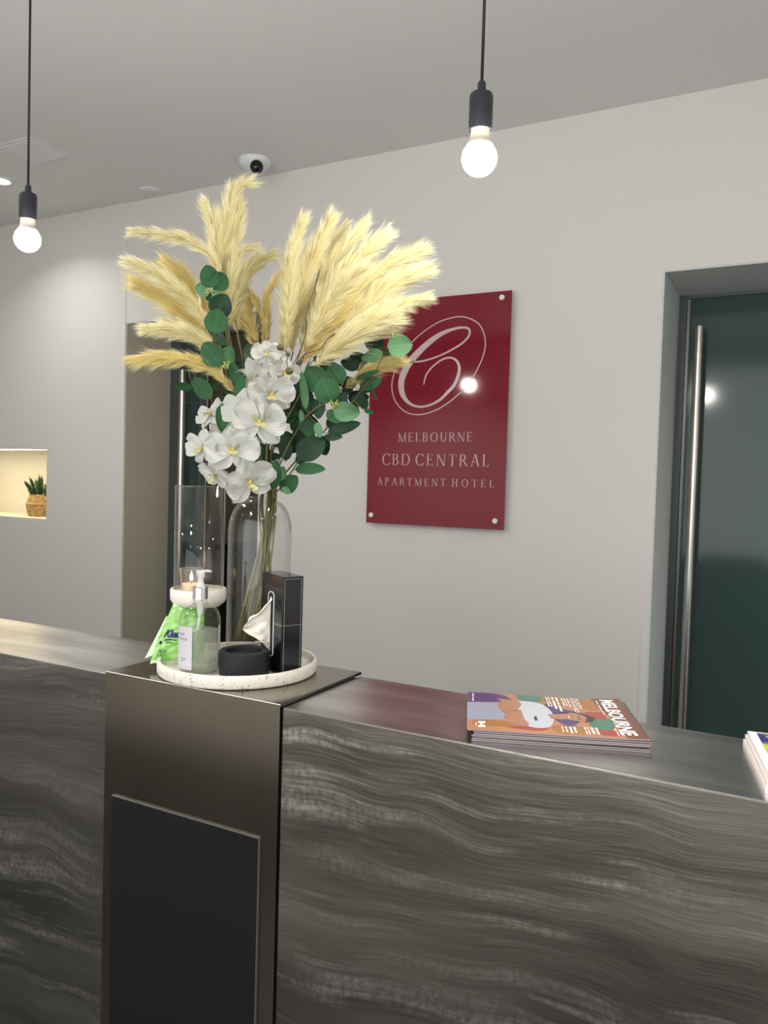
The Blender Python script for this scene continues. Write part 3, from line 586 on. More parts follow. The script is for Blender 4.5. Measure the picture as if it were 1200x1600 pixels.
# --- tissue box standing on end
bu = np.array((-.880, .474, 0)); bv = np.array((.474, .880, 0)); b0 = np.array((-.849, 1.2035, FZ))
tb = thing('tissue_box', tuple(b0 + bu * .045 + bv * .022), 'black tissue box standing upright on end with fine white outlines', 'tissue box')
Mb = Matrix(((bu[0], bv[0], 0, b0[0]), (bu[1], bv[1], 0, b0[1]), (0, 0, 1, b0[2]), (0, 0, 0, 1)))
BH = .187
G().box(0, 0, 0, .09, .044, BH, .0012, Mb).mk('carton', 'box_black', tb)
def bl(u, v, z): return b0 + bu * u + bv * v + np.array((0, 0, z))
ln = G()
def qd(s, P): s.add(P, [(0, 1, 2, 3)])
for z0, z1 in ((.006, BH * .50), (BH * .50, BH - .006)): pass
def vline(s, v, z0, z1, w=.0007): qd(s, [bl(-.0003, v - w / 2, z0), bl(-.0003, v + w / 2, z0), bl(-.0003, v + w / 2, z1), bl(-.0003, v - w / 2, z1)])
def hline(s, z, v0, v1, w=.0006): qd(s, [bl(-.0003, v0, z - w / 2), bl(-.0003, v1, z - w / 2), bl(-.0003, v1, z + w / 2), bl(-.0003, v0, z + w / 2)])
vline(ln, .005, .002, BH - .005); vline(ln, .0395, .004, BH - .005); hline(ln, BH - .005, .005, .0395); hline(ln, BH * .505, 0, .044)
qd(ln, [bl(0, -.0003, BH * .502), bl(.036, -.0003, BH * .502), bl(.036, -.0003, BH * .508), bl(0, -.0003, BH * .508)])
ln.mk('printed_outline', 'box_line', tb)
# slot outline on the wide face (v = 0) and the tissue pulled out of it
sl = G(); z0, z1, u0, u1 = .030, BH - .034, .034, .058
pts = []
for (cx, cz, a) in ((u1 - .008, z1 - .008, 0), (u0 + .008, z1 - .008, 90), (u0 + .008, z0 + .008, 180), (u1 - .008, z0 + .008, 270)):
    for k in range(5): q = math.radians(a + k * 22.5); pts.append(bl(cx + .008 * math.cos(q), -.0006, cz + .008 * math.sin(q)))
sl.tube(pts + pts[:1], .0009, 6, False); sl.mk('slot_edge', 'white_plastic', tb, True)
sp = G(); cc = bl((u0 + u1) / 2, -.0004, (z0 + z1) / 2); V = [cc] + [p + (cc - p) * .04 for p in pts]; sp.add(V, [(0, i + 1, (i + 1) % len(pts) + 1) for i in range(len(pts))]); sp.mk('slot', 'dark_gap', tb)
V = []; F = []; nu, nv = 26, 34
for i in range(nu + 1):
    for j in range(nv + 1):
        s_ = i / nu; t_ = j / nv                       # s_: out of the box, t_: bottom to top
        prot = .052 * (math.sin(PI * min(1, t_ * 1.02)) ** .75) * s_
        zz = z0 + .006 + (z1 - z0 - .014) * t_ + s_ * (-.006 + .010 * (1 - t_))
        zz += (.52 - t_) * .03 * s_ * s_
        fold = .0062 * s_ * math.sin(9 * t_ + 5 * s_) + .0048 * s_ * math.sin(19 * t_ - 7 * s_ + 1) + .0028 * math.sin(33 * t_ + 9 * s_) * s_
        V.append(bl((u0 + u1) / 2 + fold + .006 * math.sin(PI * t_) * s_, -.001 - prot, zz))
for i in range(nu):
    for j in range(nv): a = i * (nv + 1) + j; F.append((a, a + 1, a + nv + 2, a + nv + 1))
ts = mk('tissue', V, F, 'tissue', tb, True)
so = ts.modifiers.new('s', 'SOLIDIFY'); so.thickness = .0006
# --- pack of wipes leaning behind the bottle
A = np.array((-1.110, 1.136, 1.124)); B = np.array((-1.010, 1.208, 1.124)); U = B - A; U /= np.linalg.norm(U)
Np = np.cross(U, (0, 0, 1)); Np /= np.linalg.norm(Np); Wp = np.cross(Np, U); Wp = Wp * .985 - Np * .14; Wp /= np.linalg.norm(Wp)
wp = thing('wet_wipes_pack', tuple(A), 'crinkled green soft pack of wipes leaning behind the clear bottle', 'wipes')
LW, LH = .100, .108
def pk(u, v, off=0.0):
    sl_ = .0375 * v ** 1.15                 # left side slants in towards the top
    x = sl_ + (LW - sl_) * u; y = LH * v
    puff = .011 * (max(0, math.sin(PI * u)) ** .5) * (max(0, math.sin(PI * (v * .96 + .02))) ** .5)
    wr = .0016 * math.sin(23 * u + 13 * v) + .0011 * math.sin(41 * v - 17 * u)
    return A + U * x + Wp * y + Np * (puff + wr * math.sin(PI * min(1, max(0, v))) + off) + Wp * (.0022 * math.sin(15 * u) if v < .03 else 0)
def packface(sgn):
    V = []; F = []; n, k2 = 30, 30
    for i in range(n + 1):
        for j in range(k2 + 1):
            p = pk(i / n, j / k2); b = A + U * ((p - A) @ U) + Wp * ((p - A) @ Wp) ; V.append(p if sgn > 0 else b - (p - b) * .6)
    for i in range(n):
        for j in range(k2): a = i * (k2 + 1) + j; F.append((a, a + k2 + 1, a + k2 + 2, a + 1))
    return V, F
V, F = packface(1); V2, F2 = packface(-1); k = len(V); mk('wrapper', V + V2, F + [tuple(i + k for i in f[::-1]) for f in F2], 'film', wp, True)
s = G()
for v0, v1 in ((-.06, .012), (.988, 1.045)):
    for i in range(24):
        a, b = i / 24, (i + 1) / 24; s.add([pk(a, v0), pk(b, v0), pk(b, v1), pk(a, v1)], [(0, 1, 2, 3)])
lf = [A + U * (-.012) + Wp * (.004), A + U * .002 + Wp * .01, pk(0, .8) , pk(0, .8) - U * .003]; s.add(lf, [(0, 1, 2, 3)])
s.mk('sealed_edge', 'film_edge', wp)
def on_pack(V, u0, v0, h, th=0.0):
    out = []
    for x, y in V: out.append(pk(u0 + (x * math.cos(th) - y * math.sin(th)) * h / LW, v0 + (y * math.cos(th) + x * math.sin(th)) * h / LH, .0012))
    return out
V, F = text_mesh('Kleenex', .03, .25, .88); mk('lettering', on_pack(V, .10, .44, .0150), F, 'ink_blue', wp)
V, F = text_mesh('~oooooooo ooooo', .01); mk('lettering', on_pack(V, .14, .375, .0034), F, 'ink_black', wp)
V, F = text_mesh('~ooo ooooo', 0); mk('lettering', on_pack(V, .2, .33, .0026), F, 'ink_black', wp)
for q, (a, b) in enumerate(((.09, .19), (.10, .165))): V, F = text_mesh('~oooooooo ooooo' if q else '~oooooo oo ooooo', 0); mk('lettering', on_pack(V, a, b, .002), F, 'ink_black', wp)
s = G()
for cu_ in (.12, .20):
    for k in range(20):
        a0, a1 = 2 * PI * k / 20, 2 * PI * (k + 1) / 20
        f = lambda a, r: pk(cu_ + r * math.cos(a) / LW, .125 + r * math.sin(a) / LH, .0012)
        s.add([f(a0, .0042), f(a1, .0042), f(a1, .0035), f(a0, .0035)], [(0, 1, 2, 3)])
    s.add([pk(cu_ - .02, .105, .0012), pk(cu_ - .01, .105, .0012), pk(cu_ + .02, .145, .0012), pk(cu_ + .01, .145, .0012)], [(0, 1, 2, 3)])
s.add([pk(.045, .31, .0012), pk(.10, .30, .0012), pk(.11, .36, .0012), pk(.065, .37, .0012)], [(0, 1, 2, 3)])
s.mk('printed_icons', 'ink_black', wp)

# ================================================================== bouquet
NECK = (424, 788); ND = 1.620
def stem_path(bot, upper, neck=None):
    """bot px,py,d in the vase; upper list of (px,py,d)"""
    nk = neck or (((413 if bot[0] >= 427 else NECK[0]) + rnd.uniform(-7, 7)), NECK[1], ND + rnd.uniform(-.012, .012))
    return catmull([at(*bot), at(*nk)] + [at(*p) for p in upper], 10)
def plume(P, wpx, par, mat='plume', dens=1.0):
    """P: list (px,py,d) base to tip; barbs all round the spine"""
    C = catmull([at(*p) for p in P], 14); d = P[len(P) // 2][2]; W = wpx / FPX * d
    seg = np.linalg.norm(np.diff(C, axis=0), axis=1); cum = np.concatenate([[0], np.cumsum(seg)]); Lt = cum[-1]
    n = int(Lt * 1000 * 15 * dens * (.6 + W * 14)); t = nrg.random(n) ** .9 * Lt
    def ev(s): return np.stack([np.interp(s, cum, C[:, k]) for k in range(3)], 1)
    nc = n // 7 + 1; ci = nrg.integers(0, nc, n); ct = nrg.random(nc) ** .9 * Lt; t = np.clip(ct[ci] + nrg.normal(size=n) * .0012, 0, Lt); b = ev(t); tg = ev(np.minimum(t + .004, Lt)) - ev(np.maximum(t - .004, 0)); tg /= np.linalg.norm(tg, axis=1)[:, None] + 1e-9
    rv = nrg.normal(size=(nc, 3))[ci] + nrg.normal(size=(n, 3)) * .22; rad = rv - tg * np.sum(rv * tg, 1)[:, None]; rad /= np.linalg.norm(rad, axis=1)[:, None] + 1e-9
    fr = t / Lt; env = np.minimum(1, .35 + fr * 2.2) * np.clip(1.25 - .55 * fr ** 2.5, 0, 1)
    L = W * env * nrg.uniform(.8, 1.5, nc)[ci] * nrg.uniform(.85, 1.1, n) * 1.3; ang = np.radians(nrg.uniform(16, 50, nc)[ci] + nrg.normal(size=n) * 4) * (1 - .3 * fr)
    dr = tg * np.cos(ang)[:, None] + rad * np.sin(ang)[:, None]; dr2 = tg * np.cos(ang * .55)[:, None] + rad * np.sin(ang * .55)[:, None]
    droop = np.array([0, 0, -1.0]) * (.10 * L)[:, None]
    mid = b + dr * (L * .5)[:, None]; tip = mid + dr2 * (L * .55)[:, None] + droop + nrg.normal(size=(n, 3)) * (L * .05)[:, None]
    sd = np.cross(dr, nrg.normal(size=(n, 3))); sd /= np.linalg.norm(sd, axis=1)[:, None] + 1e-9
    w0 = .00046; V = np.stack([b - sd * w0, b + sd * w0, mid + sd * w0 * .8, mid - sd * w0 * .8, tip], 1).reshape(-1, 3)
    k = np.arange(n) * 5; me = bpy.data.meshes.new('plume'); V = V - ORG[par]
    me.vertices.add(len(V)); me.vertices.foreach_set('co', V.ravel())
    lp = np.stack([k, k + 1, k + 2, k + 3, k + 3, k + 2, k + 4], 1).ravel(); me.loops.add(len(lp)); me.loops.foreach_set('vertex_index', lp)
    ls = np.stack([np.arange(n) * 7, np.arange(n) * 7 + 4], 1).ravel(); lt = np.tile([4, 3], n)
    me.polygons.add(2 * n); me.polygons.foreach_set('loop_start', ls); me.polygons.foreach_set('loop_total', lt); me.update(calc_edges=True); me.validate()
    uvp = np.stack([np.tile([0, 0, .5, .5, .5, .5, 1.0], n), np.repeat(nrg.random(nc)[ci], 7)], 1); ul = me.uv_layers.new(name='UVMap'); ul.data.foreach_set('uv', uvp.ravel().astype(np.float32))
    me.materials.append(M[mat]); o = bpy.data.objects.new('plume', me); COL.objects.link(o); o.parent = par
    G().tube(C[:-2], np.linspace(.0011, .0004, len(C) - 2), 5).mk('spine', 'stem_brown' if mat == 'plume_tan' else 'plume_tan', par)
PG = 'pampas stems fanning out of the glass vase'
def pampas(label, bot, upper, plumes, mats='plume'):
    p0 = at(*bot); p = thing('pampas_stem', tuple(p0), label, 'pampas grass', PG)
    C = stem_path(bot, upper); G().tube(C, np.linspace(.0019, .0013, len(C)), 6).mk('stem', 'stem_green', p, True)
    end = upper[-1]
    for pl_ in plumes:
        P, wd = pl_[0], pl_[1]; mt = pl_[2] if len(pl_) > 2 else mats
        if math.hypot(P[0][0] - end[0], P[0][1] - end[1]) > 6:
            G().tube(catmull([C[-6], at(*P[0]), at(*P[1])], 6)[:8], .0009, 5).mk('branchlet', 'stem_brown', p)
        plume(P, wd, p, mt)
def dd(P, d0, d1=None):
    d1 = d0 if d1 is None else d1; n = len(P); return [(a, b, d0 + (d1 - d0) * i / (n - 1)) for i, (a, b) in enumerate(P)]
pampas('tallest pampas stem, its top plume curling over below the ceiling camera', (378, 1001, 1.60), dd([(398, 690), (372, 590), (352, 490)], 1.61, 1.63), [
    (dd([(352, 492), (351, 410), (354, 345), (366, 300), (387, 286)], 1.63, 1.62), 22), (dd([(350, 480), (344, 410), (334, 355), (320, 322)], 1.63, 1.60), 20),
    (dd([(353, 480), (360, 410), (369, 355), (373, 322)], 1.63, 1.65), 22), (dd([(350, 470), (343, 420), (337, 370), (334, 345)], 1.62, 1.6), 26)])
pampas('pampas stem with a long horizontal plume reaching left, topmost on the left', (372, 1001, 1.59), dd([(396, 700), (368, 600), (350, 500)], 1.60, 1.60), [
    (dd([(350, 460), (335, 410), (300, 378), (250, 366), (212, 362)], 1.60, 1.55), 17), (dd([(356, 480), (365, 420), (378, 394), (398, 386)], 1.60, 1.58), 15)])
pampas('short pampas stem drooping right between the tall left plume and the centre', (384, 1001, 1.61), dd([(402, 700), (385, 600), (368, 500)], 1.62, 1.64), [
    (dd([(362, 500), (374, 450), (395, 415), (420, 402)], 1.64, 1.62), 22), (dd([(370, 520), (372, 470), (382, 430), (402, 412)], 1.65, 1.66), 20)])
pampas('thick golden pampas stem leaning left above the left doorway', (366, 1001, 1.62), dd([(392, 700), (362, 610), (340, 545)], 1.61, 1.61), [
    (dd([(335, 525), (300, 475), (255, 435), (205, 411)], 1.61, 1.58), 22), (dd([(338, 535), (296, 497), (255, 466), (218, 446)], 1.63, 1.62), 28, 'plume_tan'),
    (dd([(338, 510), (310, 465), (283, 432), (264, 415)], 1.64, 1.66), 26, 'plume_tan'), (dd([(338, 545), (310, 525), (280, 512), (262, 506)], 1.62, 1.6), 20)])
pampas('pampas stem with two low plumes pointing left across the doorway top', (369, 1001, 1.57), dd([(392, 710), (375, 650), (362, 610)], 1.57, 1.56), [
    (dd([(350, 572), (318, 535), (280, 518), (231, 514)], 1.57, 1.54), 22), (dd([(366, 612), (338, 582), (300, 565), (255, 560), (214, 562)], 1.55, 1.52), 21, 'plume_tan')])
pampas('small tan pampas stem in the middle gap behind the white orchids', (390, 1001, 1.63), dd([(408, 700), (405, 620), (405, 550)], 1.64, 1.68), [
    (dd([(412, 545), (414, 485), (424, 448), (444, 424)], 1.68, 1.68), 13, 'plume_tan'), (dd([(409, 500), (400, 470), (384, 453), (368, 442)], 1.68, 1.68), 12, 'plume_tan'),
    (dd([(404, 535), (390, 512), (372, 498), (356, 490)], 1.66, 1.66), 22, 'plume_tan'), (dd([(398, 550), (390, 500), (388, 470)], 1.7, 1.7), 20, 'plume_tan'), (dd([(416, 545), (418, 500), (416, 470)], 1.7, 1.7), 12, 'plume_tan')])
pampas('upright pampas stem, leftmost of the tall right hand cluster', (395, 1001, 1.60), dd([(415, 700), (430, 620), (440, 550)], 1.61, 1.63), [
    (dd([(440, 550), (446, 470), (456, 400), (473, 345)], 1.63, 1.6), 22), (dd([(446, 550), (450, 490), (453, 430), (459, 388)], 1.61, 1.58), 22)])
pampas('tall pampas stem at the centre of the right hand cluster', (400, 1001, 1.62), dd([(418, 700), (440, 620), (458, 550)], 1.62, 1.65), [
    (dd([(455, 550), (466, 470), (488, 400), (515, 346)], 1.65, 1.65), 26), (dd([(470, 545), (490, 475), (525, 405), (566, 354)], 1.66, 1.68), 25), (dd([(462, 530), (480, 450), (505, 400), (540, 352)], 1.7, 1.72), 16)])
pampas('broad pampas stem tilting right, its tips just left of the highest right plume', (386, 1001, 1.64), dd([(420, 700), (448, 620), (472, 555)], 1.63, 1.62), [
    (dd([(474, 550), (500, 484), (545, 420), (596, 372)], 1.62, 1.6), 27), (dd([(480, 545), (505, 490), (535, 450), (562, 424)], 1.58, 1.56), 26)])
pampas('long pampas stem arching right above the top of the red sign', (403, 1001, 1.60), dd([(424, 700), (458, 620), (485, 562)], 1.62, 1.64), [
    (dd([(488, 555), (530, 492), (585, 432), (650, 395)], 1.64, 1.68), 30), (dd([(492, 560), (545, 510), (600, 455), (658, 424)], 1.62, 1.64), 30)])
pampas('pampas stem with a plume lying over the upper left corner of the red sign', (393, 1001, 1.57), dd([(424, 705), (462, 630), (490, 575)], 1.59, 1.58), [
    (dd([(500, 562), (548, 514), (602, 484), (662, 467)], 1.58, 1.6), 20), (dd([(492, 572), (532, 540), (572, 514), (606, 500)], 1.56, 1.55), 34), (dd([(470, 570), (500, 520), (530, 480)], 1.6, 1.6), 30, 'plume_tan')])
pampas('small short pampas stem low on the right among the round leaves', (430, 990, 1.63), dd([(435, 720), (480, 650), (535, 608)], 1.64, 1.64), [
    (dd([(538, 606), (562, 588), (590, 574), (617, 566)], 1.64, 1.66), 22, 'plume_tan')])
# ---- bare dark twigs in the right cluster
for k, (P, lb) in enumerate(((dd([(478, 520), (478, 495), (490, 455), (500, 422)], 1.57), 'bare dark twig rising in front of the tall cream plumes'),
                             (dd([(470, 560), (500, 545), (512, 530), (524, 521)], 1.545), 'short bare dark twig crossing the lower cream plumes'))):
    b = (436, 990, 1.62 + .01 * k); t_ = thing('twig', tuple(at(*b)), lb, 'twig', None)
    C = stem_path(b, dd([(428, 700), (450, 610)], 1.6) + P); n = len(C)
    G().tube(C, np.linspace(.0016, .0009, n), 6).mk('stem', 'stem_brown', t_, True)
    G().tube(C[-9:], [.0009, .0013, .0017, .002, .002, .002, .0019, .0015, .0008], 6).mk('tip', 'stem_brown', t_, True)

# ---- leaves
def leaf(par, bx_, by_, tx_, ty_, wpx, mat, d, dt=0.0, roll=0.0, cup=.12):
    a = at(bx_, by_, d); b = at(tx_, ty_, d + dt); ax = b - a; L = np.linalg.norm(ax); ax /= L
    n0 = -ray((bx_ + tx_) / 2, (by_ + ty_) / 2); n0 = n0 - ax * (n0 @ ax); n0 /= np.linalg.norm(n0); sd = np.cross(ax, n0)
    c_, s_ = math.cos(math.radians(roll)), math.sin(math.radians(roll)); sd2 = sd * c_ + n0 * s_; nn = np.cross(sd2, ax) * 1.0; nn = nn if nn @ n0 > 0 else -nn
    W = wpx / FPX * d / 2 / max(.25, abs(c_)) if roll else wpx / FPX * d / 2
    NS, NT = 8, 12; V = []; UV = []; F = []
    bend = rnd.uniform(-.08, .12) * L
    for j in range(NT + 1):
        t = j / NT; prof_ = max(0, math.sin(PI * t ** .82)) ** .58 * (1 if t < .9 else 1 - (t - .9) * 1.5)
        if j in (0, NT): prof_ = .02
        for i in range(NS + 1):
            u = -1 + 2 * i / NS; x = W * prof_ * u
            z = W * cup * (u * u) * prof_ * 1.0 + bend * math.sin(PI * t) + .03 * W * math.sin(6 * t + 3 * u)
            V.append(a + ax * (L * t) + sd2 * x + nn * z); UV.append((u * prof_, t))
    for j in range(NT):
        for i in range(NS): q = j * (NS + 1) + i; F.append((q, q + 1, q + NS + 2, q + NS + 1))
    return mk('leaf', V, F, mat, par, True, UV), a
DK, MD, LT = 'leaf_dark', 'leaf_mid', 'leaf_light'
def seeds(par, px, py, d, n=16, r=8):
    s = G(); c = at(px, py, d)
    for k in range(n):
        q = nrg.normal(size=3); q /= np.linalg.norm(q); p = c + q * r / FPX * d * rnd.uniform(.4, 1); s.ball(p, .0016, 6, 4); s.tube([c, p], .0004, 4)
    o = s.mk('seed_cluster', 'seed', par, True); o['kind'] = 'stuff'
def eucalyptus(label, bot, upper, leaves, sd=(), neck=None):
    p0 = at(*bot); p = thing('eucalyptus_branch', tuple(p0), label, 'eucalyptus', 'eucalyptus branches in the glass vase')
    C = stem_path(bot, upper, neck); G().tube(C, np.linspace(.0021, .001, len(C)), 7).mk('stem', 'stem_green', p, True)
    for lf_ in leaves:
        o, a = leaf(p, *lf_)
        k = int(np.argmin(np.linalg.norm(C - a, axis=1))); q = C[k]
        if .004 < np.linalg.norm(q - a) < .09:
            G().tube(catmull([q, (q + a) / 2 + (0, 0, -.003), a], 5), .0007, 5).mk('petiole', 'stem_green', p, True)
    for s_ in sd: seeds(p, *s_)
eucalyptus('eucalyptus branch climbing highest on the left over the cream plumes', (381, 1000, 1.57), dd([(395, 690), (366, 610), (350, 570), (338, 500), (333, 450)], 1.57, 1.55), [
    (333, 450, 322, 414, 30, MD, 1.54, 0, 10), (334, 449, 353, 428, 32, MD, 1.545, 0, -12), (329, 456, 305, 448, 24, LT, 1.55), (331, 458, 346, 460, 24, LT, 1.55, 0, 20),
    (330, 458, 324, 470, 18, MD, 1.555), (336, 494, 354, 460, 37, DK, 1.54, 0, -8), (335, 522, 341, 482, 36, MD, 1.53, 0, 8), (352, 540, 324, 515, 8, DK, 1.53), (356, 543, 342, 516, 8, DK, 1.53),
    (345, 571, 318, 535, 36, MD, 1.53, 0, 6), (348, 578, 361, 540, 26, LT, 1.56, 0, 15), (371, 602, 362, 564, 18, MD, 1.54), (375, 600, 379, 564, 17, DK, 1.55), (370, 622, 380, 584, 17, MD, 1.53), (388, 582, 386, 562, 14, LT, 1.56)],
    [(327, 456, 1.53, 18, 8), (354, 570, 1.525, 18, 8)])
eucalyptus('low eucalyptus branch spreading left in front of the left door handle', (375, 1000, 1.60), dd([(394, 700), (366, 660), (330, 625), (300, 602)], 1.58, 1.60), [
    (292, 564, 266, 545, 16, LT, 1.62, 0, 20), (310, 569, 284, 553, 15, MD, 1.61, 0, 30), (300, 605, 272, 603, 13, MD, 1.60, 0, 35), (330, 623, 302, 590, 26, MD, 1.58, 0, 8),
    (320, 618, 340, 598, 18, DK, 1.6), (350, 640, 343, 618, 12, DK, 1.56), (357, 640, 358, 614, 16, MD, 1.56), (346, 632, 347, 676, 20, MD, 1.53, 0, 8), (362, 600, 352, 640, 18, DK, 1.58)])
eucalyptus('eucalyptus branch with the largest round leaves right of the orchids', (398, 1000, 1.58), dd([(436, 730), (465, 670), (490, 640), (522, 625)], 1.57, 1.54), [
    (521, 573, 489, 558, 19, DK, 1.58, 0, 0), (508, 609, 478, 574, 40, MD, 1.56, 0, 8), (536, 598, 514, 568, 29, MD, 1.57, 0, -8), (519, 629, 503, 590, 41, MD, 1.535, 0, 6),
    (520, 640, 563, 645, 31, LT, 1.53, 0, -10), (511, 642, 531, 660, 18, MD, 1.55), (478, 640, 470, 578, 13, LT, 1.55, 0, 30), (484, 640, 476, 600, 20, DK, 1.58), (500, 622, 497, 655, 20, DK, 1.57),
    (530, 640, 540, 612, 16, DK, 1.58), (495, 660, 500, 684, 13, LT, 1.55), (476, 655, 485, 681, 20, DK, 1.55, 0, 8), (470, 640, 472, 662, 8, LT, 1.55), (520, 564, 521, 552, 6, MD, 1.58)],
    [(522, 631, 1.52, 22, 9)])
eucalyptus('eucalyptus branch reaching farthest right in front of the red sign', (427, 985, 1.63), dd([(445, 740), (490, 690), (540, 640), (580, 590), (604, 545), (612, 510)], 1.63, 1.64), [
    (610, 512, 630, 491, 23, MD, 1.64, 0, -15), (605, 541, 645, 539, 36, LT, 1.62, 0, 8), (600, 543, 568, 528, 28, DK, 1.66), (598, 551, 564, 560, 20, LT, 1.63, 0, 15), (598, 548, 612, 553, 12, MD, 1.64),
    (562, 572, 532, 565, 22, DK, 1.66), (556, 592, 594, 579, 10, MD, 1.62), (562, 606, 597, 592, 20, MD, 1.64, 0, 12), (585, 602, 560, 612, 14, DK, 1.65), (552, 634, 568, 612, 20, DK, 1.64), (571, 640, 566, 616, 14, DK, 1.65),
    (569, 641, 584, 645, 8, MD, 1.63), (590, 625, 577, 602, 5, DK, 1.64), (555, 552, 562, 580, 26, DK, 1.68), (550, 600, 535, 618, 16, DK, 1.66)],
    [(610, 521, 1.62, 18, 8), (549, 597, 1.61, 16, 8)])
eucalyptus('lowest eucalyptus branch with drooping dark leaves just above the vase on the right', (433, 985, 1.61), dd([(436, 765), (455, 738), (480, 700), (505, 675)], 1.60, 1.60), [
    (512, 676, 564, 661, 20, DK, 1.59, 0, 10), (505, 684, 536, 682, 12, DK, 1.58), (463, 712, 509, 689, 38, DK, 1.57, 0, 6), (461, 733, 509, 733, 19, MD, 1.56, 0, 10), (440, 768, 465, 744, 28, MD, 1.58, 0, 8),
    (424, 765, 432, 719, 26, MD, 1.55, 0, 6), (440, 750, 442, 728, 14, LT, 1.57), (462, 722, 480, 712, 16, DK, 1.6), (500, 690, 513, 696, 7, DK, 1.58), (510, 665, 532, 655, 20, DK, 1.61), (440, 762, 455, 770, 10, LT, 1.57)])
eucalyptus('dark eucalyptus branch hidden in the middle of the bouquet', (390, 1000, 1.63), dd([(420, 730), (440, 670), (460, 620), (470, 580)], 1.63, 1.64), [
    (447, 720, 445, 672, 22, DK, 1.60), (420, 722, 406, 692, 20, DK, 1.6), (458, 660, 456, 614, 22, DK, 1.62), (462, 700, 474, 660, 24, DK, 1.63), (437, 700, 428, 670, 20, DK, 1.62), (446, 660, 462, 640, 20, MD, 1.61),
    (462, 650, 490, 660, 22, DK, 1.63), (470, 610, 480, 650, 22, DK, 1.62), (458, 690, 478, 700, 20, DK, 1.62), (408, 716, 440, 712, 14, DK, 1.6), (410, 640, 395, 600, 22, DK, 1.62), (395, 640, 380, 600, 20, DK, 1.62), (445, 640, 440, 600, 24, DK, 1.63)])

# ---- filler foliage on the hidden branch and its neighbours
def fillers(par, n, x0, x1, y0, y1, d0, d1, mats):
    for k in range(n):
        x, y, a, L = rnd.uniform(x0, x1), rnd.uniform(y0, y1), rnd.uniform(0, 2 * PI), rnd.uniform(26, 40)
        leaf(par, x, y, x + L * math.cos(a), y + L * math.sin(a), L * rnd.uniform(.55, .95), rnd.choice(mats), rnd.uniform(d0, d1), 0, rnd.uniform(-25, 25))
hid = [o for o in COL.objects if o.name == 'eucalyptus_branch.005'][0]
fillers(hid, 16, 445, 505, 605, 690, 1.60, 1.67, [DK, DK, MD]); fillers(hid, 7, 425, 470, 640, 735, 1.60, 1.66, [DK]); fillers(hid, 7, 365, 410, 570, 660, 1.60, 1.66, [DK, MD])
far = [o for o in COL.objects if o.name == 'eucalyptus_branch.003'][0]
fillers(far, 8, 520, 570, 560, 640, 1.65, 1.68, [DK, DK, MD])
# ---- orchids
def petal_mesh(c, ax, nn, L, W, curl, kind):
    sd = np.cross(nn, ax); V = []; UV = []; F = []; NS, NT = 8, 10
    ph = rnd.uniform(0, 6)
    for j in range(NT + 1):
        t = j / NT
        pr = (math.sin(PI * min(1, t * .93 + .04)) ** .6 * (.45 + .75 * t)) if kind == 'wide' else (math.sin(PI * min(1, t * .95 + .03)) ** .75)
        for i in range(NS + 1):
            u = -1 + 2 * i / NS; z = curl * L * t * t + .10 * W * (u * u) * pr + .075 * W * math.sin(4 * u + 6 * t + ph) * t + .04 * W * math.sin(9 * u * t + ph * 2)
            back = -.10 * L * (1 - abs(u)) * 0
            V.append(c + ax * (L * t) + sd * (W / 2 * pr * u) + nn * z); UV.append((u * .5 + .5, t * .2))
    for j in range(NT):
        for i in range(NS): q = j * (NS + 1) + i; F.append((q, q + 1, q + NS + 2, q + NS + 1))
    return V, F, UV
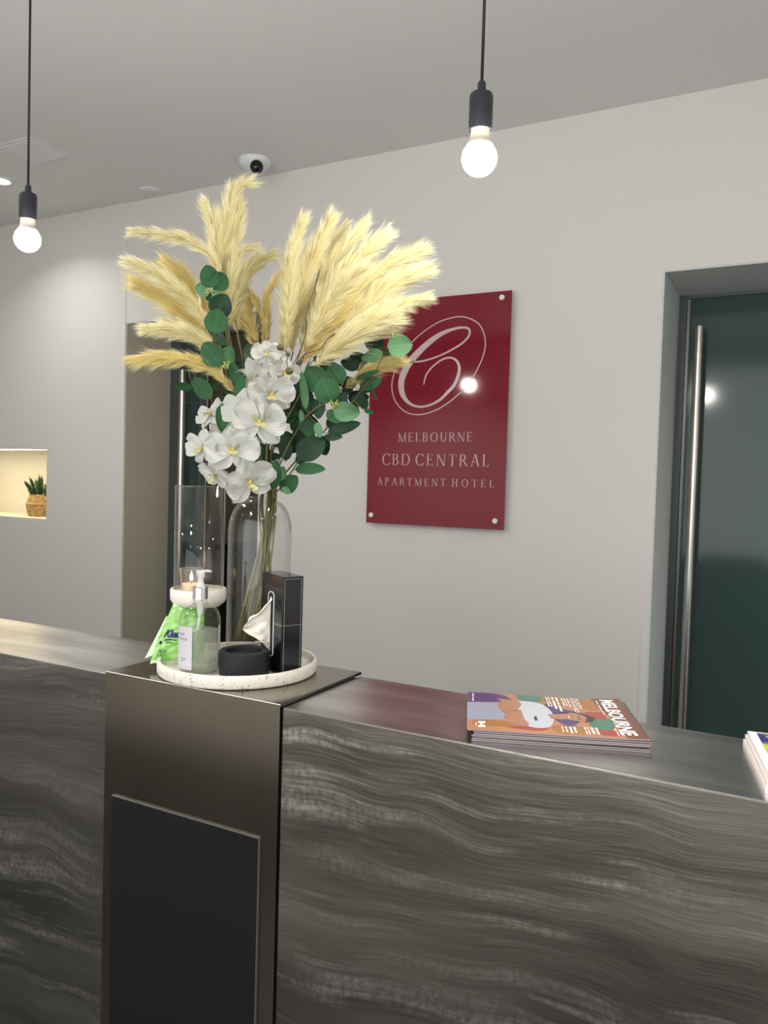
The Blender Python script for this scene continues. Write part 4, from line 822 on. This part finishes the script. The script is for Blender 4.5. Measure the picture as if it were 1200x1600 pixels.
def orchid_flower(par, px, py, rpx, d, yaw, pitch, spin=0, skip=()):
    c = at(px, py, d); R_ = rpx / FPX * d
    n0 = -ray(px, py); n0 /= np.linalg.norm(n0); up = np.array((0, 0, 1.)); rt_ = np.cross(up, n0); rt_ /= np.linalg.norm(rt_); up = np.cross(n0, rt_)
    yw, pt, sp_ = math.radians(yaw), math.radians(pitch), math.radians(spin)
    nn = n0 * math.cos(yw) * math.cos(pt) + rt_ * math.sin(yw) * math.cos(pt) + up * math.sin(pt)
    r2 = np.cross(up, nn); r2 /= np.linalg.norm(r2); u2 = np.cross(nn, r2)
    def dirn(a): a = math.radians(a) + sp_; return r2 * math.cos(a) + u2 * math.sin(a)
    s = G().ball(c + nn * R_ * .10, R_ * .10, 10, 7); s.tube([c + nn * R_ * .10, c + nn * R_ * .24 - u2 * R_ * .03], [R_ * .085, R_ * .05], 8)
    fl = s.mk('flower', 'lip_deep', par, True)
    for a, L, W, kd, z, cu in ((90, 1.0, .80, 'n', -.06, -.10), (222, 1.0, .76, 'n', -.05, -.06), (318, 1.0, .76, 'n', -.05, -.06), (14, 1.04, 1.34, 'wide', .0, .12), (166, 1.04, 1.34, 'wide', .0, .12)):
        if a in skip: continue
        cu += rnd.uniform(-.10, .16); a += rnd.uniform(-6, 6); L *= rnd.uniform(.92, 1.06)
        V, F, UV = petal_mesh(c + nn * R_ * z, dirn(a), nn, L * R_, W * R_, cu, kd); mk('petal', V, F, 'petal', fl, True, UV)
    # lip: three lobed cup
    V = []; F = []; NT, NS = 8, 10
    for j in range(NT + 1):
        t = j / NT
        for i in range(NS + 1):
            u = -1 + 2 * i / NS; w_ = (.15 * math.sin(PI * min(1, t * .8 + .12)) ** .7) * (1 + .5 * abs(u) * math.sin(PI * t))
            V.append(c + R_ * (nn * (.10 + .26 * math.sin(t * 2.4) + .16 * u * u) - u2 * (.00 + .24 * t) + r2 * (w_ * u)))
    for j in range(NT):
        for i in range(NS): q = j * (NS + 1) + i; F.append((q, q + 1, q + NS + 2, q + NS + 1))
    mk('lip', V, F, 'lip', fl, True)
    for sg_ in (-1, 1):
        s2 = []; 
        V, F, UV = petal_mesh(c + nn * R_ * .12 + r2 * R_ * .08 * sg_, (r2 * sg_ * .55 + nn * .55 + u2 * .5) / 1.0, u2, .28 * R_, .24 * R_, .3, 'n'); mk('lip', V, F, 'lip', fl, True)
    return c
def orchid(label, bot, upper, flowers, buds=()):
    p = thing('orchid_spray', tuple(at(*bot)), label, 'orchid', 'white orchid sprays in the vase')
    C = stem_path(bot, upper); G().tube(C, np.linspace(.0023, .0012, len(C)), 8).mk('stem', 'stem_green', p, True)
    for f in flowers:
        c = orchid_flower(p, *f); n = -ray(f[0], f[1]); b = c - np.array(n) / np.linalg.norm(n) * .012
        k = int(np.argmin(np.linalg.norm(C - c, axis=1)))
        if np.linalg.norm(C[k] - c) < .12: G().tube(catmull([C[max(0, k - 3)], (C[k] + b) / 2 + (0, 0, .004), b, c], 5), .0011, 6).mk('pedicel', 'stem_green', p, True)
    if buds:
        G().tube(catmull([at(*b[:3]) for b in buds[::-1]] , 6), .0010, 6).mk('bud_stem', 'bud', p, True)
        for (x, y, d, rx, rz) in buds:
            if rx: G().ball(at(x, y, d), rx / FPX * d, 14, 10, (1, 1, rz / rx)).mk('bud', 'bud', p, True)
orchid('upper white orchid spray with six blooms and dark buds, at the bouquet centre', (403, 1000, 1.55), dd([(416, 740), (417, 690), (420, 640), (428, 590), (432, 545)], 1.57, 1.56), [
    (416, 553, 23, 1.525, 5, 12, 0), (400, 588, 30, 1.545, -28, -25, 20), (443, 583, 27, 1.53, 30, -10, -15), (424, 616, 36, 1.52, 5, -5, 5), (383, 644, 37, 1.51, -30, 5, 8), (404, 660, 44, 1.495, 8, 8, -8)],
    [(438, 543, 1.51, 6, 5), (444, 547, 1.51, 0, 0), (450, 553, 1.51, 4, 4), (448, 566, 1.512, 0, 0), (452, 580, 1.505, 6.5, 5.5)])
orchid('lower white orchid spray hanging left over the glass cylinder', (408, 1000, 1.56), dd([(410, 745), (405, 700), (375, 668), (345, 680), (334, 720), (335, 742)], 1.58, 1.54), [
    (364, 704, 42, 1.49, -4, 8, 6), (318, 700, 32, 1.51, -42, -5, 0), (330, 648, 28, 1.56, -60, 25, 30), (338, 742, 32, 1.53, -50, -35, -20), (388, 752, 40, 1.50, 25, -18, 25), (347, 682, 26, 1.56, 20, 0, 40)])

# ================================================================== magazines
mu = np.array((.931, .365, 0)); mu /= np.linalg.norm(mu); mv = np.array((-mu[1], mu[0], 0)); ML, MW = .262, .212
def mag_at(o_, ang, z, th, label, top=False):
    c_, s_ = math.cos(ang), math.sin(ang); U_ = mu * c_ + mv * s_; V_ = mv * c_ - mu * s_
    mg = thing('magazine', (o_[0], o_[1], z), label, 'magazine', 'magazines in the stack on the counter')
    def P(u, v, h):
        bow = (.0022 * math.sin(PI * v) * math.sin(PI * u) + .0030 * max(0, u - .8) / .2 * (.3 + .7 * v)) if top else 0
        flare = .0
        uu = u + (.025 * (1 - v) ** 2 * max(0, u - .75) / .25 if top else 0)
        return np.array((o_[0], o_[1], z)) + U_ * (uu * ML) + V_ * (v * MW) + np.array((0, 0, h + bow))
    def sheet(h0, h1, a=0, b=1, c=0, d=1, n=16):
        V = []; F = []
        for i in range(n + 1):
            for j in range(n + 1): V.append(P(a + (b - a) * i / n, c + (d - c) * j / n, h1))
        k = len(V)
        for i in range(n + 1):
            for j in range(n + 1): V.append(P(a + (b - a) * i / n, c + (d - c) * j / n, h0))
        for i in range(n):
            for j in range(n): q = i * (n + 1) + j; F.append((q, q + n + 1, q + n + 2, q + 1)); F.append((k + q, k + q + 1, k + q + n + 2, k + q + n + 1))
        e_ = [i * (n + 1) for i in range(n + 1)]; e2 = [n + i * (n + 1) for i in range(n + 1)]; e3 = list(range(n + 1)); e4 = [n * (n + 1) + j for j in range(n + 1)]
        for E_, fl in ((e_, 0), (e2, 1), (e3, 1), (e4, 0)):
            for a_, b_ in zip(E_, E_[1:]): F.append((a_, k + a_, k + b_, b_) if fl else (a_, b_, k + b_, k + a_))
        return V, F
    nsh = 1 if not top else 16
    V, F = sheet(.0003, th - .0003, .004, .998, .003, .997, nsh); mk('pages', V, F, 'paper', mg)
    V, F = sheet(th - .0003, th, n=nsh); mk('cover', V, F, flat('cover', (184, 128, 92)) if top else 'cover_dark', mg)
    V, F = sheet(0, .0003, n=nsh); mk('back_cover', V, F, 'cover_dark', mg)
    return mg, P
NM = 7; th = .0025; zc = CT + .0003; base = np.array((-.424, 1.098))
names = ['magazine at the bottom of the stack on the counter', 'magazine second from the bottom of the stack', 'magazine third from the bottom of the stack', 'magazine in the exact middle of the stack',
         'magazine third from the top of the stack', 'magazine directly beneath the top magazine of the stack', 'top magazine with a man in a white shirt on its orange and purple cover']
for k in range(NM):
    off = (rnd.uniform(0, .004), rnd.uniform(-.0015, .0015)) if k < NM - 1 else (-.006, -.002)
    mg, P = mag_at(base + off, rnd.uniform(-.012, .012) if k < NM - 1 else .004, zc, th, names[k], k == NM - 1); zc += th + .0001
CH = th
def pr(polys, name, col, h):
    """flat printed areas: polygons given in cover units (u along, v across), diced so that they follow the cover"""
    bm = bmesh.new()
    for p in polys:
        p = [(min(1, max(0, a)), min(1, max(0, b))) for a, b in p]
        try: bm.faces.new([bm.verts.new((a, b, 0)) for a, b in p])
        except ValueError: pass
    for ax_ in (0, 1):
        for i in range(1, 16):
            co = [0, 0, 0]; co[ax_] = i / 16; no = [0, 0, 0]; no[ax_] = 1
            bmesh.ops.bisect_plane(bm, geom=bm.verts[:] + bm.edges[:] + bm.faces[:], plane_co=co, plane_no=no)
    bmesh.ops.triangulate(bm, faces=bm.faces[:])
    bm.verts.index_update(); V = [P(v.co.x, v.co.y, CH + h) for v in bm.verts]; F = [[v.index for v in f.verts] for f in bm.faces]; bm.free()
    F = [f if np.cross(np.array(V[f[1]]) - V[f[0]], np.array(V[f[2]]) - V[f[0]])[2] > 0 else f[::-1] for f in F]
    return mk('print', V, F, flat(name, col), mg)
def smoothpoly(p, n=5):
    P_ = [np.array((a, b, 0.)) for a, b in p]; Pc = [P_[-1]] + P_ + P_[:2]; C = catmull(Pc, n)[n:-n]; return [(a[0], a[1]) for a in C[:-1]]
SH = [('brown', (118, 74, 60), [(0.806, 1.0), (1.0, 1.0), (1.0, 0.0), (0.888, 0.0), (0.868, 0.457)], 0), ('ochre', (164, 112, 60), [(0.519, 0.962), (0.85, 0.95), (0.822, 0.661), (0.75, 0.645), (0.506, 0.771)], 1),
 ('purple', (88, 66, 112), [(0.0, 1.0), (0.171, 1.0), (0.244, 0.948), (0.297, 0.807), (0.188, 0.839), (0.227, 0.731), (0.0, 0.693)], 0), ('teal', (78, 122, 104), [(0.33, 0.992), (0.509, 0.97), (0.504, 0.816), (0.372, 0.763), (0.326, 0.894)], 1),
 ('purple', (88, 66, 112), [(0.494, 0.745), (0.606, 0.613), (0.716, 0.508), (0.62, 0.2), (0.525, 0.321)], 1), ('red', (160, 72, 62), [(0.721, 0.56), (0.835, 0.598), (0.835, 0.429), (0.753, 0.391)], 1),
 ('teal', (78, 122, 104), [(0.765, 0.414), (0.867, 0.416), (0.845, 0.192), (0.757, 0.154), (0.721, 0.263)], 1), ('red', (160, 72, 62), [(0.233, 0.099), (0.362, 0.146), (0.469, 0.131), (0.431, 0.054), (0.311, 0.059)], 1),
 ('ochre', (164, 112, 60), [(0.5, 0.176), (0.667, 0.192), (0.671, 0.041), (0.522, 0.028)], 1), ('red', (160, 72, 62), [(0.755, 0.134), (0.833, 0.17), (0.865, 0.045), (0.763, 0.042)], 1), ('ochre', (164, 112, 60), [(0.06, 0.23), (0.232, 0.217), (0.266, 0.106), (0.05, 0.109)], 1)]
for i, (nm_, cl, pg, sm) in enumerate(SH): pr([smoothpoly(pg) if sm else pg], nm_, cl, .00006)
PS = [('jeans', (152, 156, 172), [(0.0, 0.693), (0.227, 0.717), (0.25, 0.527), (0.233, 0.257), (0.0, 0.219)], 0, .00012), ('tee', (196, 198, 204), [(0.321, 0.775), (0.424, 0.775), (0.49, 0.676), (0.524, 0.445), (0.503, 0.216), (0.454, 0.12), (0.361, 0.127), (0.25, 0.276), (0.24, 0.6)], 1, .00018),
 ('skin', (172, 124, 96), [(0.201, 0.702), (0.27, 0.777), (0.336, 0.755), (0.335, 0.619), (0.29, 0.5), (0.228, 0.422), (0.197, 0.566)], 1, .00024), ('skin', (172, 124, 96), [(0.226, 0.358), (0.281, 0.519), (0.33, 0.508), (0.344, 0.282), (0.364, 0.186), (0.332, 0.121), (0.259, 0.183), (0.224, 0.276)], 1, .00024),
 ('skin_shade', (150, 98, 72), [(0.232, 0.43), (0.29, 0.5), (0.335, 0.52), (0.335, 0.5), (0.28, 0.47), (0.23, 0.4)], 0, .0003),
 ('skin', (172, 124, 96), [(0.489, 0.437), (0.596, 0.481), (0.584, 0.334), (0.506, 0.331)], 0, .00024), ('skin', (172, 124, 96), [(0.576, 0.477), (0.639, 0.525), (0.714, 0.486), (0.738, 0.429), (0.698, 0.318), (0.622, 0.33), (0.577, 0.373)], 1, .0003),
 ('hair', (60, 50, 46), [(0.639, 0.53), (0.734, 0.50), (0.775, 0.416), (0.747, 0.328), (0.697, 0.300), (0.715, 0.36), (0.722, 0.43), (0.70, 0.485)], 0, .00036), ('hair', (60, 50, 46), [(0.564, 0.517), (0.629, 0.531), (0.615, 0.487), (0.575, 0.476)], 0, .00036),
 ('hair', (60, 50, 46), [(0.672, 0.45), (0.682, 0.45), (0.682, 0.42), (0.672, 0.42)], 0, .0004), ('hair', (60, 50, 46), [(0.668, 0.39), (0.678, 0.39), (0.678, 0.36), (0.668, 0.36)], 0, .0004), ('lips', (236, 226, 220), [(0.61, 0.43), (0.62, 0.43), (0.618, 0.38), (0.61, 0.385)], 0, .0004),
 ('hair', (60, 50, 46), [(0.402, 0.37), (0.420, 0.37), (0.420, 0.27), (0.402, 0.27)], 0, .0003)]
for nm_, cl, pg, sm, h in PS: pr([smoothpoly(pg) if sm else pg], nm_, cl, h)
def cover_text(s, u0, v_top, hgt, vlen=None, bold=.02, col=(246, 240, 236), name='white_ink'):
    """text running from the back edge to the front, letter tops towards +u; u0 = baseline"""
    V, F = text_mesh(s, bold, 0, 1.0); wd = V[:, 0].max(); sx = (vlen / wd) if vlen else hgt * ML / MW
    pts = [(u0 + y * hgt, v_top - x * sx) for x, y in V]
    VV = [P(a, b, CH + .0005) for a, b in pts]; F = [f if np.cross(np.array(VV[f[1]]) - VV[f[0]], np.array(VV[f[2]]) - VV[f[0]])[2] > 0 else f[::-1] for f in F]
    mk('lettering', VV, F, flat(name, col), mg)
cover_text('MELBOURNE', .868, .955, .085, .90, .035)
for s_, a, b, h_, l_ in (('FLASH', .700, .955, .028, .30), ('FORWARD', .667, .955, .028, .42), ('~oo oooo oooo', .645, .955, .015, .28), ('~ooooo ooo', .627, .955, .015, .24), ('~oooo oooooo', .609, .955, .015, .26),
                         ('~oooo oo ooooo', .572, .96, .022, .42), ('~oo ooooooo', .546, .96, .022, .36), ('~ooo oooo oo', .526, .96, .013, .3), ('~oooo ooooo', .510, .96, .013, .3),
                         ('~ooo ooooo', .738, .19, .020, .15), ('~ooooo', .712, .19, .020, .14), ('~oo oooo', .692, .19, .012, .15), ('~ooo ooo', .676, .19, .012, .15), ('~ooo oo', .612, .17, .020, .12), ('~oooooo', .588, .17, .020, .14), ('~oo ooo', .565, .17, .016, .12), ('~ooo ooo', .545, .17, .012, .12),
                         ('~oooooo ooooooo', .03, .96, .012, .24), ('~oo ooo', .845, .20, .010, .16), ('~oooo ooooo oooo', .835, .93, .010, .4)):
    cover_text(s_, a, b, h_, l_, .012)
# little M emblem bottom left of the cover
lg = [[(.065, .19), (.108, .19), (.108, .15), (.085, .12), (.108, .09), (.108, .05), (.065, .05), (.065, .085), (.082, .12), (.065, .155)]]
pr(lg, 'white_ink', (246, 240, 236), .0005); cover_text('~oooo', .048, .16, .010, .08, .01)

# ---- white brochures cut by the right edge
q0 = np.array((-.060, 1.318)); qd_ = np.array((.036, -.19)); qd_ /= np.linalg.norm(qd_); qr = np.array((-qd_[1], qd_[0]))
def brochure(k, off, z, th, label, pic):
    o_ = np.array((q0[0], q0[1], 0)) + (off[0], off[1], z); U_ = np.array((*qd_, 0)); V_ = np.array((*qr, 0))
    b = thing('brochure', tuple(o_), label, 'brochure', 'brochures at the right end of the counter')
    def P_(u, v, h): return o_ + U_ * u + V_ * v + np.array((0, 0, h))
    L_, W_ = .205, .148; V = [P_(u, v, h) for h in (0, th) for u, v in ((0, 0), (L_, 0), (L_, W_), (0, W_))]
    mk('pages', V, [(0, 3, 2, 1), (4, 5, 6, 7), (0, 1, 5, 4), (1, 2, 6, 5), (2, 3, 7, 6), (3, 0, 4, 7)], 'paper_white', b)
    if pic:
        def pt(nm_, cl, pg, h): mk('print', [P_(u, v, th + h) for u, v in pg], [tuple(range(len(pg)))], flat(nm_, cl), b)
        pt('olive', (120, 122, 100), [(.004, .012), (.075, .012), (.075, .14), (.004, .14)], .0002)
        pt('navy', (58, 56, 128), [(.012, .012), (.05, .012), (.05, .022), (.03, .030), (.012, .022)], .0003)
        pt('cream', (222, 214, 150), [(.012, .034), (.024, .020), (.03, .05), (.016, .07)], .00035); pt('cream', (222, 214, 150), [(.040, .028), (.052, .034), (.05, .07), (.04, .06)], .00035)
        pt('rose', (190, 110, 116), [(.026, .04), (.036, .036), (.038, .06), (.028, .06)], .00038); pt('lime', (196, 190, 66), [(.06, .012), (.10, .012), (.10, .14), (.06, .14)], .00025)
        pt('rose', (190, 110, 116), [(.12, .03), (.16, .03), (.16, .12), (.12, .12)], .00025)
z_ = CT + .0003
for k, (off, th_, lb) in enumerate((((-.003, -.004), .008, 'thick white booklet at the bottom of the pile at the right edge'), ((-.001, .001), .006, 'white booklet in the middle of the pile at the right edge'), ((.002, .004), .0045, 'white bordered brochure with a flower picture on top of the right edge pile'))):
    brochure(k, off, z_, th_, lb, k == 2); z_ += th_ + .0003
